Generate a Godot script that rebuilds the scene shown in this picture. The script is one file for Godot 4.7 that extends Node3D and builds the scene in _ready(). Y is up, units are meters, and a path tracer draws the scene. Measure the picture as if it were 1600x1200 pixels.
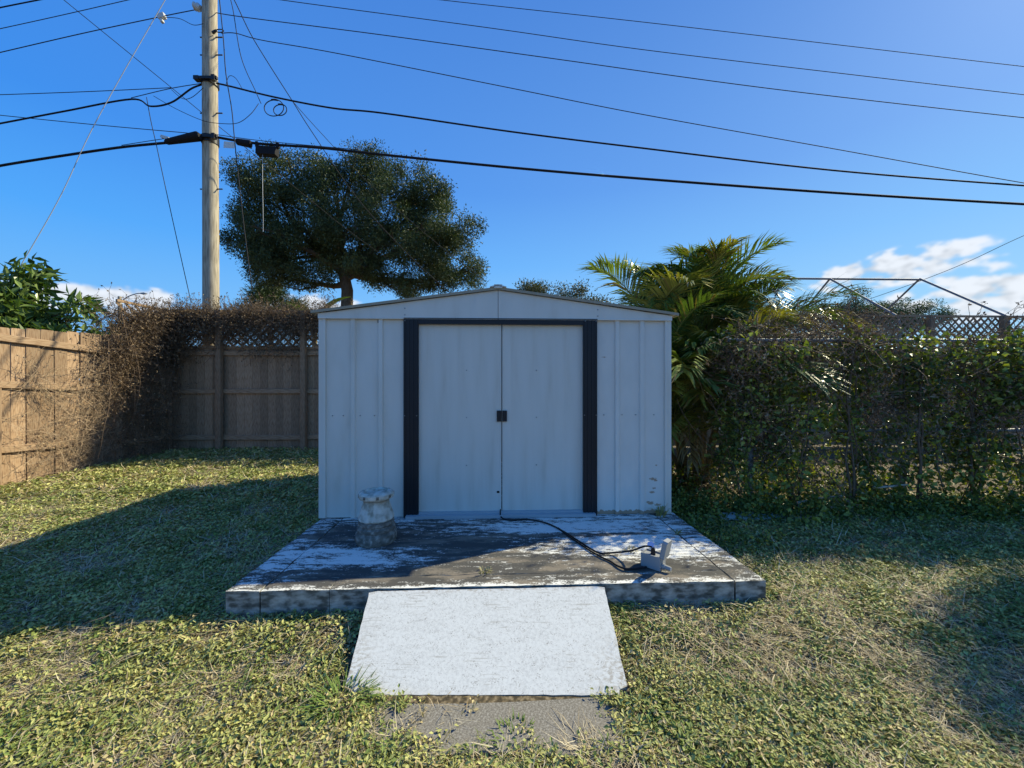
extends Node3D

# ------------------------------------------------------------------ geometry collector
class Soup:
	var v := PackedVector3Array()
	var n := PackedVector3Array()
	var c := PackedColorArray()
	var u := PackedVector2Array()

	func tri(a: Vector3, b: Vector3, d: Vector3, na: Vector3, nb: Vector3, nd: Vector3, col := Color.WHITE, ua := Vector2.ZERO, ub := Vector2.ZERO, ud := Vector2.ZERO) -> void:
		var face := (d - a).cross(b - a)
		if face.dot(na + nb + nd) < 0.0:
			v.append_array([a, d, b]); n.append_array([na, nd, nb]); u.append_array([ua, ud, ub])
		else:
			v.append_array([a, b, d]); n.append_array([na, nb, nd]); u.append_array([ua, ub, ud])
		c.append_array([col, col, col])

	func flat(a: Vector3, b: Vector3, d: Vector3, col := Color.WHITE, out := Vector3.ZERO) -> void:
		var f := (d - a).cross(b - a)
		if f.length_squared() < 1e-16:
			return
		f = f.normalized()
		if out != Vector3.ZERO and f.dot(out) < 0.0:
			f = -f
		tri(a, b, d, f, f, f, col)

	func quad(a: Vector3, b: Vector3, d: Vector3, e: Vector3, col := Color.WHITE, out := Vector3.ZERO) -> void:
		flat(a, b, d, col, out)
		flat(a, d, e, col, out)

	# a box with chamfered long edges is made by prism(); this one is a plain box in a frame
	func box(at: Vector3, size: Vector3, turn := Basis.IDENTITY, col := Color.WHITE) -> void:
		var h := size * 0.5
		for k in 3:
			for s in [-1.0, 1.0]:
				var axis := Vector3.ZERO
				axis[k] = s
				var p := Vector3.ZERO
				var q := Vector3.ZERO
				p[(k + 1) % 3] = h[(k + 1) % 3]
				q[(k + 2) % 3] = h[(k + 2) % 3]
				var o := Vector3.ZERO
				o[k] = s * h[k]
				quad(at + turn * (o - p - q), at + turn * (o + p - q), at + turn * (o + p + q), at + turn * (o - p + q), col, turn * axis)

	# outline in the xy plane (convex or star shaped about its middle), extruded from z0 to z1
	func prism(outline: PackedVector2Array, z0: float, z1: float, xf := Transform3D.IDENTITY, col := Color.WHITE, caps := true) -> void:
		var mid := Vector2.ZERO
		for p in outline:
			mid += p / outline.size()
		for i in outline.size():
			var a := outline[i]
			var b := outline[(i + 1) % outline.size()]
			var side := Vector3((a + b).x * 0.5 - mid.x, (a + b).y * 0.5 - mid.y, 0)
			var e := b - a
			var nrm := Vector3(e.y, -e.x, 0)
			if nrm.dot(side) < 0:
				nrm = -nrm
			quad(xf * Vector3(a.x, a.y, z0), xf * Vector3(b.x, b.y, z0), xf * Vector3(b.x, b.y, z1), xf * Vector3(a.x, a.y, z1), col, xf.basis * nrm)
			if caps:
				flat(xf * Vector3(mid.x, mid.y, z0), xf * Vector3(a.x, a.y, z0), xf * Vector3(b.x, b.y, z0), col, xf.basis * Vector3(0, 0, -signf(z1 - z0)))
				flat(xf * Vector3(mid.x, mid.y, z1), xf * Vector3(a.x, a.y, z1), xf * Vector3(b.x, b.y, z1), col, xf.basis * Vector3(0, 0, signf(z1 - z0)))

	func tube(pts: Array, radii: Array, sides := 6, col := Color.WHITE, caps := false) -> void:
		var up := Vector3.UP
		var rings := []
		for i in pts.size():
			var d: Vector3 = (pts[mini(i + 1, pts.size() - 1)] - pts[maxi(i - 1, 0)])
			d = d.normalized()
			if absf(d.dot(up)) > 0.95:
				up = Vector3.RIGHT if absf(d.x) < 0.8 else Vector3.BACK
			var x := d.cross(up).normalized()
			var y := x.cross(d).normalized()
			up = y
			var ring := []
			for k in sides:
				var t := TAU * k / sides
				ring.append(x * cos(t) + y * sin(t))
			rings.append(ring)
		for i in pts.size() - 1:
			for k in sides:
				var l := (k + 1) % sides
				var a: Vector3 = pts[i] + rings[i][k] * radii[i]
				var b: Vector3 = pts[i] + rings[i][l] * radii[i]
				var d: Vector3 = pts[i + 1] + rings[i + 1][l] * radii[i + 1]
				var e: Vector3 = pts[i + 1] + rings[i + 1][k] * radii[i + 1]
				tri(a, b, d, rings[i][k], rings[i][l], rings[i + 1][l], col)
				tri(a, d, e, rings[i][k], rings[i + 1][l], rings[i + 1][k], col)
		if caps:
			for end in [0, pts.size() - 1]:
				var out: Vector3 = (pts[0] - pts[1]) if end == 0 else (pts[end] - pts[end - 1])
				for k in sides:
					flat(pts[end], pts[end] + rings[end][k] * radii[end], pts[end] + rings[end][(k + 1) % sides] * radii[end], col, out)

	# a leaf: folded along its midrib, four points
	func leaf(at: Vector3, along: Vector3, up: Vector3, long: float, wide: float, fold: float, col := Color.WHITE) -> void:
		var x := along.normalized()
		var z := x.cross(up).normalized()
		var y := z.cross(x).normalized()
		var l := at + x * long * 0.45 + z * wide * 0.5 + y * fold * wide
		var r := at + x * long * 0.45 - z * wide * 0.5 + y * fold * wide
		var tip := at + x * long - y * fold * long * 0.25
		flat(at, l, tip, col, y)
		flat(at, tip, r, col, y)

	func mesh(m: Material) -> ArrayMesh:
		var arrays := []
		arrays.resize(Mesh.ARRAY_MAX)
		arrays[Mesh.ARRAY_VERTEX] = v
		arrays[Mesh.ARRAY_NORMAL] = n
		arrays[Mesh.ARRAY_COLOR] = c
		arrays[Mesh.ARRAY_TEX_UV] = u
		var am := ArrayMesh.new()
		am.add_surface_from_arrays(Mesh.PRIMITIVE_TRIANGLES, arrays)
		am.surface_set_material(0, m)
		return am


var rng := RandomNumberGenerator.new()
var M := {}
var used := {}


func numbered(called: String) -> String:
	used[called] = used.get(called, -1) + 1
	return called if used[called] == 0 else "%s_%03d" % [called, used[called]]


func tag(o: Node, label: String, category: String, group := "", kind := "") -> Node:
	o.set_meta("label", label)
	if category:
		o.set_meta("category", category)
	if group:
		o.set_meta("group", group)
	if kind:
		o.set_meta("kind", kind)
	return o


func thing(called: String, label: String, category: String, at := Vector3.ZERO, turn := 0.0, group := "") -> Node3D:
	var o := Node3D.new()
	o.name = numbered(called)
	add_child(o)
	o.position = at
	o.rotation.y = turn
	tag(o, label, category, group)
	return o


func put(parent: Node, called: String, mesh: Mesh, xf := Transform3D.IDENTITY) -> MeshInstance3D:
	var o := MeshInstance3D.new()
	o.name = numbered(called) if parent == self else called
	o.mesh = mesh
	o.transform = xf
	parent.add_child(o, true)
	return o


func scatter(parent: Node, called: String, mesh: Mesh, places: Array, tints: Array) -> MultiMeshInstance3D:
	var mm := MultiMesh.new()
	mm.transform_format = MultiMesh.TRANSFORM_3D
	mm.use_colors = true
	mm.mesh = mesh
	mm.instance_count = places.size()
	for i in places.size():
		mm.set_instance_transform(i, places[i])
		mm.set_instance_color(i, tints[i])
	var o := MultiMeshInstance3D.new()
	o.name = numbered(called) if parent == self else called
	o.multimesh = mm
	o.set_meta("kind", "stuff")
	parent.add_child(o, true)
	return o


func r(a: float, b: float) -> float:
	return rng.randf_range(a, b)


func rdir() -> Vector3:
	var z := r(-1, 1)
	var t := r(0, TAU)
	return Vector3(sqrt(1 - z * z) * cos(t), z, sqrt(1 - z * z) * sin(t))


func lin(x: float, y: float, z: float) -> Color:
	return Color(x, y, z).linear_to_srgb()


# ------------------------------------------------------------------ materials
func noise_tex(freq: float, ramp: Array, size := 512, type := FastNoiseLite.TYPE_SIMPLEX_SMOOTH, octaves := 5, sd := 1) -> NoiseTexture2D:
	var nz := FastNoiseLite.new()
	nz.noise_type = type
	nz.frequency = freq
	nz.fractal_octaves = octaves
	nz.seed = sd
	var t := NoiseTexture2D.new()
	t.width = size
	t.height = size
	t.seamless = true
	t.noise = nz
	if ramp.size():
		var g := Gradient.new()
		g.offsets = PackedFloat32Array(ramp.map(func(e): return e[0]))
		g.colors = PackedColorArray(ramp.map(func(e): return e[1]))
		t.color_ramp = g
	return t


func mat(called: String, col: Color, rough := 0.8, tex: Texture2D = null, scale := Vector3.ONE, world := false) -> StandardMaterial3D:
	var m := StandardMaterial3D.new()
	m.resource_name = called
	m.albedo_color = col
	m.roughness = rough
	m.metallic_specular = 0.35
	if tex:
		m.albedo_texture = tex
		m.uv1_triplanar = true
		m.uv1_world_triplanar = world
		m.uv1_scale = scale
	M[called] = m
	return m


func leafmat(called: String, col: Color, through: Color, rough := 0.5) -> StandardMaterial3D:
	var m := mat(called, col, rough)
	m.vertex_color_use_as_albedo = true
	m.backlight_enabled = true
	m.backlight = through
	m.metallic_specular = 0.4
	return m


func materials() -> void:
	# weathered wood: the grain runs along y in "wood", along x in "rail"
	var grain := noise_tex(0.02, [[0.0, lin(0.42, 0.34, 0.28)], [0.35, lin(0.75, 0.66, 0.58)], [0.6, lin(0.95, 0.88, 0.8)], [1.0, lin(1, 1, 1)]], 512, FastNoiseLite.TYPE_SIMPLEX_SMOOTH, 5, 3)
	for k in 4:
		var tone: float = [1.0, 0.8, 1.2, 0.92][k]
		var w := mat("fence_wood_%d" % k, lin(0.375 * tone, 0.275 * tone, 0.192 * tone), 0.85, grain, Vector3(9, 0.7, 9))
		w.uv1_offset = Vector3(k * 0.37, k * 0.21, k * 0.53)
	mat("fence_rail", lin(0.4, 0.295, 0.205), 0.85, grain, Vector3(9, 9, 0.7))
	mat("lattice_wood", lin(0.33, 0.235, 0.16), 0.85, grain, Vector3(9, 0.7, 9))
	mat("pole_wood", lin(0.5, 0.44, 0.35), 0.9, noise_tex(0.012, [[0.0, lin(0.34, 0.32, 0.3)], [0.45, lin(0.72, 0.7, 0.66)], [0.7, lin(0.95, 0.93, 0.88)], [1.0, lin(1, 1, 1)]], 512, FastNoiseLite.TYPE_SIMPLEX_SMOOTH, 5, 8), Vector3(5, 0.35, 5))
	# painted sheet metal, a little dusty
	var dust := noise_tex(0.006, [[0.0, lin(0.84, 0.82, 0.78)], [0.3, lin(0.93, 0.92, 0.9)], [0.5, lin(0.96, 0.96, 0.95)], [1.0, lin(1, 1, 1)]], 512, FastNoiseLite.TYPE_SIMPLEX_SMOOTH, 6, 11)
	var wp := mat("white_paint", lin(0.69, 0.66, 0.6), 0.42, dust, Vector3(1.2, 0.35, 1.2))
	wp.metallic_specular = 0.45
	mat("door_paint", lin(0.68, 0.65, 0.59), 0.42, dust, Vector3(2.2, 0.25, 2.2))
	for k in ["white_paint", "door_paint"]:
		M[k].heightmap_enabled = true
		M[k].heightmap_texture = noise_tex(0.004, [], 256, FastNoiseLite.TYPE_SIMPLEX_SMOOTH, 2, 77)
		M[k].heightmap_scale = 0.8
	mat("dark_trim", lin(0.022, 0.021, 0.024), 0.4)
	mat("sill_metal", lin(0.36, 0.4, 0.43), 0.4)
	mat("roof_edge", lin(0.36, 0.31, 0.23), 0.5, dust, Vector3(2, 2, 2))
	mat("screw_metal", lin(0.3, 0.3, 0.31), 0.35).metallic = 0.7
	mat("black_hole", lin(0.012, 0.012, 0.012), 0.9)
	# concrete
	var stain := noise_tex(0.012, [[0.0, lin(0.08, 0.078, 0.07)], [0.35, lin(0.2, 0.195, 0.175)], [0.5, lin(0.36, 0.355, 0.33)], [0.7, lin(0.5, 0.49, 0.46)], [1.0, lin(0.68, 0.66, 0.62)]], 512, FastNoiseLite.TYPE_SIMPLEX_SMOOTH, 6, 5)
	mat("mildew_concrete", lin(0.72, 0.71, 0.68), 0.9, stain, Vector3(1.6, 3.2, 1.6))
	mat("pale_stone", lin(0.66, 0.645, 0.59), 0.85, noise_tex(0.02, [[0.0, lin(0.25, 0.24, 0.2)], [0.4, lin(0.6, 0.58, 0.52)], [0.6, lin(0.86, 0.85, 0.8)], [1.0, lin(1, 1, 1)]], 256, FastNoiseLite.TYPE_SIMPLEX_SMOOTH, 5, 21), Vector3(3, 3, 3))
	mat("mossy_stone", lin(0.62, 0.6, 0.55), 0.9, noise_tex(0.025, [[0.0, lin(0.1, 0.1, 0.09)], [0.5, lin(0.24, 0.22, 0.2)], [0.75, lin(0.45, 0.43, 0.4)], [1.0, lin(0.8, 0.78, 0.74)]], 256, FastNoiseLite.TYPE_SIMPLEX_SMOOTH, 5, 22), Vector3(3, 3, 3))
	var grit := mat("gritty_concrete", lin(0.33, 0.315, 0.29), 0.95, noise_tex(0.03, [[0.0, lin(0.25, 0.24, 0.22)], [0.5, lin(0.6, 0.57, 0.52)], [0.62, lin(0.75, 0.72, 0.68)], [0.75, lin(1, 1, 0.97)], [1.0, lin(1, 1, 1)]], 512, FastNoiseLite.TYPE_SIMPLEX_SMOOTH, 7, 31), Vector3(5.5, 5.5, 5.5), true)
	(grit.albedo_texture as NoiseTexture2D).noise.fractal_gain = 0.8
	# soil and thatch under the lawn
	mat("soil", lin(0.5, 0.48, 0.46), 0.95, noise_tex(0.035, [[0.0, lin(0.06, 0.05, 0.035)], [0.4, lin(0.16, 0.13, 0.08)], [0.55, lin(0.28, 0.22, 0.13)], [0.7, lin(0.42, 0.34, 0.22)], [1.0, lin(0.6, 0.5, 0.36)]], 1024, FastNoiseLite.TYPE_SIMPLEX_SMOOTH, 6, 41), Vector3(0.9, 0.9, 0.9), true)
	# metal, plastic, wire
	mat("black_cable", lin(0.014, 0.013, 0.016), 0.85)
	mat("thin_wire", lin(0.035, 0.035, 0.04), 0.85)
	mat("steel_wire", lin(0.5, 0.5, 0.5), 0.4).metallic = 0.3
	mat("galvanised", lin(0.28, 0.29, 0.3), 0.6).metallic = 0.3
	mat("canopy_steel", lin(0.2, 0.21, 0.23), 0.65)
	mat("ceramic", lin(0.6, 0.6, 0.58), 0.3)
	mat("grey_plastic", lin(0.3, 0.31, 0.32), 0.5)
	mat("tag_white", lin(0.7, 0.7, 0.68), 0.6)
	mat("lilac_tag", lin(0.55, 0.55, 0.8), 0.5)
	mat("cord_rubber", lin(0.012, 0.012, 0.014), 0.5)
	mat("faded_board", lin(0.38, 0.47, 0.45), 0.7, dust, Vector3(3, 3, 3))
	mat("stick", lin(0.42, 0.36, 0.28), 0.9)
	# bark
	mat("bark", lin(0.15, 0.12, 0.09), 0.95, grain, Vector3(2, 0.5, 2), true)
	mat("palm_stem", lin(0.24, 0.2, 0.11), 0.8, grain, Vector3(3, 6, 3))
	mat("twig", lin(0.17, 0.115, 0.075), 0.95)
	# leaves: vertex and copy colours carry the tone of each leaf
	leafmat("leaf", Color.WHITE, Color(0.55, 0.6, 0.3), 0.5)
	leafmat("glossy_leaf", Color.WHITE, Color(0.7, 0.75, 0.3), 0.33)
	leafmat("dead_leaf", Color.WHITE, Color(0.35, 0.3, 0.2), 0.8)
	leafmat("frond_leaf", Color.WHITE, Color(0.65, 0.7, 0.28), 0.38)
	leafmat("lawn_leaf", Color.WHITE, Color(0.45, 0.5, 0.2), 0.6)


# ------------------------------------------------------------------ sky
func sky_texture() -> ImageTexture:
	var w := 2048
	var h := 1024
	var im := Image.create(w, h, false, Image.FORMAT_RGBF)
	var stops := [[0.0, Vector3(0.27, 0.58, 0.97)], [0.17, Vector3(0.165, 0.49, 0.97)], [0.29, Vector3(0.075, 0.385, 0.97)], [0.44, Vector3(0.034, 0.265, 0.86)], [0.7, Vector3(0.03, 0.205, 0.72)], [1.0, Vector3(0.032, 0.16, 0.58)]]
	var sun := Vector3(sin(SUN_SIDE) * cos(SUN_HIGH), sin(SUN_HIGH), -cos(SUN_SIDE) * cos(SUN_HIGH))
	var puff := FastNoiseLite.new()
	puff.seed = 12
	puff.frequency = 1.0
	puff.fractal_octaves = 6
	puff.fractal_gain = 0.55
	# low fair-weather clouds: [bearing, height, half width, half height] in degrees
	var banks := [[44.5, 12.2, 8.5, 1.9], [52.0, 8.6, 9.0, 2.4], [58.0, 11.5, 5.0, 1.6], [-45.0, 8.8, 8.5, 1.8], [-28.0, 10.0, 7.5, 2.0], [-14.0, 6.0, 9.0, 1.4], [12.0, 5.5, 10.0, 1.5], [80.0, 9.0, 12.0, 2.0], [110.0, 12.0, 9.0, 1.8], [140.0, 8.0, 14.0, 2.0], [175.0, 10.0, 10.0, 1.9], [-75.0, 9.5, 10.0, 1.8], [-105.0, 12.0, 9.0, 1.6], [-140.0, 8.5, 12.0, 2.0]]
	for j in h:
		var up := PI * (0.5 - (j + 0.5) / h)
		var y := sin(up)
		var base := Vector3(0.3, 0.42, 0.5)
		if y >= 0.0:
			for k in stops.size() - 1:
				if y >= stops[k][0]:
					base = (stops[k][1] as Vector3).lerp(stops[k + 1][1], (y - stops[k][0]) / (stops[k + 1][0] - stops[k][0]))
		for i in w:
			var c := base
			if y >= 0.0:
				var side := TAU * (i + 0.5) / w
				var d := Vector3(sin(side) * cos(up), y, -cos(side) * cos(up))
				var off := rad_to_deg(acos(clampf(d.dot(sun), -1, 1)))
				c += Vector3(1.0, 1.0, 0.15) * 0.28 * maxf(0.0, 1.0 - off / 105.0) * (1.0 - y) + Vector3(1.0, 0.95, 0.8) * 0.35 * exp(-off / 8.0)
				var ed := rad_to_deg(up)
				if ed < 20.0:
					var near := -9.0
					var sd := rad_to_deg(side)
					for b in banks:
						var dx: float = absf(fposmod(sd - b[0] + 180.0, 360.0) - 180.0) / b[2]
						var dy: float = (ed - b[1]) / b[3]
						if dy < 0.0:
							dy *= 0.8
						near = maxf(near, 1.0 - dx * dx - dy * dy)
					if near > -0.6:
						var f := puff.get_noise_3d(d.x * 13.0, ed * 0.55, d.z * 13.0) * 1.5
						var lump := puff.get_noise_3d(d.x * 40.0 + 9.0, ed * 1.4, d.z * 40.0)
						var dens := smoothstep(0.2, 0.65, near * 0.8 + f * 0.75 + lump * 0.3) * smoothstep(-0.5, 0.1, near)
						var shade := 0.72 + 0.5 * lump + 0.25 * f
						c = c.lerp(Vector3(0.83, 0.87, 0.93) * clampf(shade + 0.25, 0.72, 1.08), dens * 0.92)
			im.set_pixel(i, j, Color(c.x, c.y, c.z))
	return ImageTexture.create_from_image(im)


const SUN_SIDE := 1.1   # 63 degrees to the right of straight ahead
const SUN_HIGH := 0.646   # 37 degrees up
const YARD_TURN := 0.0389
var yard := Transform3D(Basis(Vector3.UP, YARD_TURN), Vector3(-1.623, 0, -3.24))   # the frame that the shed, the slab and the fences share
const SLAB := 0.17


func gh(x: float, z: float) -> float:
	var d := -z
	var g := -0.08 * (1.0 - smoothstep(1.5, 2.35, d)) + 0.015 * maxf(0.0, minf(d, 9.0) - 3.0) + 0.035 * exp(-pow((d - 2.25) / 0.4, 2.0))
	return g + 0.012 * sin(x * 1.3 + z * 0.7) * sin(z * 1.1 - x * 0.4)


func setting() -> void:
	# ground: one sheet to the horizon, finer where it is near
	var xs := []
	var zs := []
	for i in range(-60, 61):
		xs.append(i * 0.2)
	for e in [14, 18, 25, 40, 80, 160, 320, 640]:
		xs.append(float(e)); xs.push_front(-float(e))
	for i in range(-20, 56):
		zs.append(-i * 0.2)
	for e in [13, 16, 20, 30, 50, 90, 160, 320, 640]:
		zs.append(-float(e)); zs.push_front(float(e))
	var s := Soup.new()
	for i in xs.size() - 1:
		for j in zs.size() - 1:
			var p := []
			for q in [[0, 0], [1, 0], [1, 1], [0, 1]]:
				var x: float = xs[i + q[0]]
				var z: float = zs[j + q[1]]
				p.append(Vector3(x, gh(x, z), z))
			s.tri(p[0], p[1], p[2], Vector3.UP, Vector3.UP, Vector3.UP)
			s.tri(p[0], p[2], p[3], Vector3.UP, Vector3.UP, Vector3.UP)
	tag(put(self, "ground", s.mesh(M.soil)), "brown soil and thatch under the lawn", "ground", "", "structure")
	# remains of the old path at the foot of the ramp
	s = Soup.new()
	var edge := PackedVector2Array()
	for k in 40:
		var t := TAU * k / 40.0
		var px := 0.52 * signf(cos(t)) * pow(absf(cos(t)), 0.35)
		var pz := 0.16 * signf(sin(t)) * pow(absf(sin(t)), 0.35)
		edge.append(Vector2(px + r(-0.012, 0.012), pz + r(-0.012, 0.012)))
	s.prism(edge, 0.0, 0.03, Transform3D(Basis(Vector3.RIGHT, -PI / 2), Vector3(-0.06, -0.088, -1.57)))
	tag(put(self, "path", s.mesh(M.gritty_concrete)), "rough grey-brown concrete path at the foot of the ramp", "path", "", "structure")


func stain_image(w: int, h: int, f: Callable) -> ImageTexture:
	var im := Image.create(w, h, false, Image.FORMAT_RGB8)
	for j in h:
		for i in w:
			im.set_pixel(i, j, f.call((i + 0.5) / w, (j + 0.5) / h))
	return ImageTexture.create_from_image(im)


func blob(x: float, y: float, b: Array) -> float:
	var dx: float = (x - b[0]) / b[2]
	var dy: float = (y - b[1]) / b[3]
	return b[4] * exp(-dx * dx - dy * dy)


# a cast slab with a worn, slightly uneven outline: top sheet with uv, sides in their own material
func cast_block(x0: float, x1: float, z0: float, z1: float, y0: float, y1: float, top: Material, sides: Material, wear := 0.004) -> ArrayMesh:
	var st := Soup.new()
	var ss := Soup.new()
	var nx := int((x1 - x0) / 0.06) + 2
	var nz := int((z1 - z0) / 0.06) + 2
	var ring := []
	var grid := []
	for i in nx + 1:
		grid.append([])
		for j in nz + 1:
			var p := Vector3(lerpf(x0, x1, float(i) / nx), y1, lerpf(z0, z1, float(j) / nz))
			if i == 0 or j == 0 or i == nx or j == nz:
				p += Vector3(r(-wear, wear), -absf(r(-wear, wear)) - 0.004, r(-wear, wear))
			else:
				p.y += r(-0.0008, 0.0008)
			grid[i].append(p)
	for i in nx:
		for j in nz:
			var q := [grid[i][j], grid[i + 1][j], grid[i + 1][j + 1], grid[i][j + 1]]
			var t := []
			for e in q:
				t.append(Vector2((e.x - 0.0) / 3.07, (e.z + 0.12) / 1.28))
			st.tri(q[0], q[1], q[2], Vector3.UP, Vector3.UP, Vector3.UP, Color.WHITE, t[0], t[1], t[2])
			st.tri(q[0], q[2], q[3], Vector3.UP, Vector3.UP, Vector3.UP, Color.WHITE, t[0], t[2], t[3])
	for i in nx:
		for j in [0, nz]:
			var a: Vector3 = grid[i][j]
			var b: Vector3 = grid[i + 1][j]
			var out := Vector3(0, 0, -1 if j == 0 else 1)
			ss.quad(a, b, Vector3(b.x, y0, b.z), Vector3(a.x, y0, a.z), Color.WHITE, out)
	for j in nz:
		for i in [0, nx]:
			var a: Vector3 = grid[i][j]
			var b: Vector3 = grid[i][j + 1]
			var out := Vector3(-1 if i == 0 else 1, 0, 0)
			ss.quad(a, b, Vector3(b.x, y0, b.z), Vector3(a.x, y0, a.z), Color.WHITE, out)
	var am := st.mesh(top)
	var arrays := ss.mesh(sides).surface_get_arrays(0)
	am.add_surface_from_arrays(Mesh.PRIMITIVE_TRIANGLES, arrays)
	am.surface_set_material(1, sides)
	return am


func concrete() -> void:
	var a := FastNoiseLite.new()
	a.seed = 4
	a.frequency = 1.0
	a.fractal_octaves = 6
	a.fractal_gain = 0.6
	# old white paint worn off a mildewed slab; patches as they lie, x along the shed front, y out from its wall
	var paint := [[0.62, 0.8, 0.42, 0.09, 0.55], [0.35, 0.66, 0.3, 0.07, 0.4], [0.9, 0.64, 0.25, 0.05, 0.35], [2.45, 0.62, 0.42, 0.22, 0.6], [1.75, 0.32, 0.45, 0.12, 0.45], [2.3, 0.22, 0.5, 0.14, 0.4], [1.5, 0.04, 1.6, 0.05, 0.3], [1.5, 1.14, 1.7, 0.03, 0.45], [0.07, 0.8, 0.07, 0.5, 0.3], [1.55, 0.7, 0.3, 0.05, 0.3], [2.9, 0.5, 0.2, 0.5, 0.18],
		[1.25, 0.62, 0.45, 0.22, -0.5], [1.0, 1.0, 0.9, 0.09, -0.45], [2.6, 0.98, 0.5, 0.1, -0.4], [0.45, 0.36, 0.45, 0.14, -0.35], [2.25, 0.44, 0.6, 0.035, -0.5], [2.0, 0.85, 0.35, 0.1, -0.3]]
	var top := stain_image(1280, 540, func(u: float, w: float) -> Color:
		var x := u * 3.07
		var y := w * 1.28 - 0.12
		var k := 0.3 + 0.62 * a.get_noise_2d(x * 3.0, y * 15.0) + 0.5 * a.get_noise_2d(x * 11.0 + 40.0, y * 30.0) + 0.5 * a.get_noise_2d(x * 60.0, y * 110.0)
		for b in paint:
			k += blob(x, y, b)
		var t := smoothstep(0.28, 0.66, k)
		var brown := smoothstep(-0.1, 0.45, a.get_noise_2d(x * 2.0 + 70.0, y * 6.0) + 0.25 * a.get_noise_2d(x * 50.0, y * 60.0 + 20.0))
		var low := Color(0.075, 0.072, 0.066).lerp(Color(0.2, 0.17, 0.135), brown)
		var spot := 0.06 * a.get_noise_2d(x * 90.0, y * 90.0)
		var c := low.lerp(Color(0.72 + spot, 0.71 + spot, 0.67 + spot), t)
		return c.linear_to_srgb())
	var m := mat("slab_top", Color.WHITE, 0.9)
	m.albedo_texture = top
	var slab := thing("concrete_slab", "mildewed concrete slab with worn white paint under the shed", "slab")
	slab.transform = yard
	var bottom := -0.12
	put(slab, "slab_body", cast_block(0.2, 2.86, -2.62, 1.0, bottom, SLAB, m, M.mildew_concrete))
	put(slab, "kerb_block", cast_block(0.2, 0.566, 1.003, 1.135, bottom, SLAB - 0.002, m, M.mildew_concrete, 0.003))
	put(slab, "kerb_block", cast_block(0.572, 2.86, 1.003, 1.135, bottom, SLAB - 0.001, m, M.mildew_concrete, 0.003))
	put(slab, "edge_strip", cast_block(0.01, 0.187, -2.62, 1.13, bottom, SLAB - 0.003, m, M.mildew_concrete))
	put(slab, "edge_strip", cast_block(2.874, 3.05, -2.62, 1.13, bottom, SLAB - 0.004, m, M.mildew_concrete))
	# ramp
	var pale := stain_image(700, 420, func(u: float, w: float) -> Color:
		var k := 0.18 * a.get_noise_2d(u * 5.0, w * 4.0 + 3.0) + 0.45 * a.get_noise_2d(u * 60.0, w * 24.0)
		var c := Color(0.73, 0.72, 0.67).lerp(Color(0.56, 0.55, 0.51), smoothstep(-0.2, 0.45, k + 0.35 * a.get_noise_2d(u * 150.0, w * 90.0)))
		var dots := a.get_noise_2d(u * 130.0, w * 80.0 + 50.0) + 0.5 * a.get_noise_2d(u * 20.0 + 9.0, w * 14.0)
		c = c.lerp(Color(0.22, 0.19, 0.15), 0.8 * smoothstep(0.34, 0.55, dots))
		var scuff := a.get_noise_2d(u * 4.0 + 20.0, w * 40.0) * smoothstep(-0.1, 0.4, a.get_noise_2d(u * 3.0, w * 2.0 + 60.0))
		c = c.lerp(Color(0.42, 0.39, 0.33), 0.6 * smoothstep(0.12, 0.35, scuff))
		var rim := maxf(blob(u, w, [1.0, 0.9, 0.1, 0.25, 0.8]), blob(u, w, [0.0, 0.8, 0.07, 0.3, 0.7]))
		rim = maxf(rim, blob(u, w, [0.5, 0.0, 0.8, 0.035, 0.7]))
		c = c.lerp(Color(0.36, 0.3, 0.22), rim * smoothstep(-0.15, 0.35, a.get_noise_2d(u * 30.0 + 5.0, w * 25.0)))
		return c.linear_to_srgb())
	var rm := mat("ramp_top", Color.WHITE, 0.9)
	rm.albedo_texture = pale
	var s := Soup.new()
	var side := Soup.new()
	var cols := 30
	var rows := 16
	var g := []
	for i in cols + 1:
		g.append([])
		for j in rows + 1:
			var u := float(i) / cols
			var w := float(j) / rows
			var pl := Vector3(-0.785, SLAB - 0.012, -2.118).lerp(Vector3(-0.735, -0.045, -1.672), w)
			var pr := Vector3(0.522, SLAB - 0.012, -2.172).lerp(Vector3(0.51, -0.045, -1.672), w)
			var p := pl.lerp(pr, u)
			if i == 0 or i == cols or j == rows:
				p += Vector3(r(-0.002, 0.002), -0.006, r(-0.002, 0.002))
			if j == rows and (i == 0 or i == cols):
				p += Vector3(0.03 * (1 if i == 0 else -1), 0, -0.03)
			p.y += 0.003 * a.get_noise_2d(u * 6.0, w * 4.0)
			g[i].append(p)
	for i in cols:
		for j in rows:
			var q := [g[i][j], g[i + 1][j], g[i + 1][j + 1], g[i][j + 1]]
			var t := [Vector2(i, j), Vector2(i + 1, j), Vector2(i + 1, j + 1), Vector2(i, j + 1)]
			for k in 4:
				t[k] = t[k] / Vector2(cols, rows)
			var nn := Vector3(0, 0.9, 0.43)
			s.tri(q[0], q[1], q[2], nn, nn, nn, Color.WHITE, t[0], t[1], t[2])
			s.tri(q[0], q[2], q[3], nn, nn, nn, Color.WHITE, t[0], t[2], t[3])
	var rim_pts := []
	for j in rows + 1:
		rim_pts.append(g[0][j])
	for i in range(1, cols + 1):
		rim_pts.append(g[i][rows])
	for j in range(rows - 1, -1, -1):
		rim_pts.append(g[cols][j])
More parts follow.
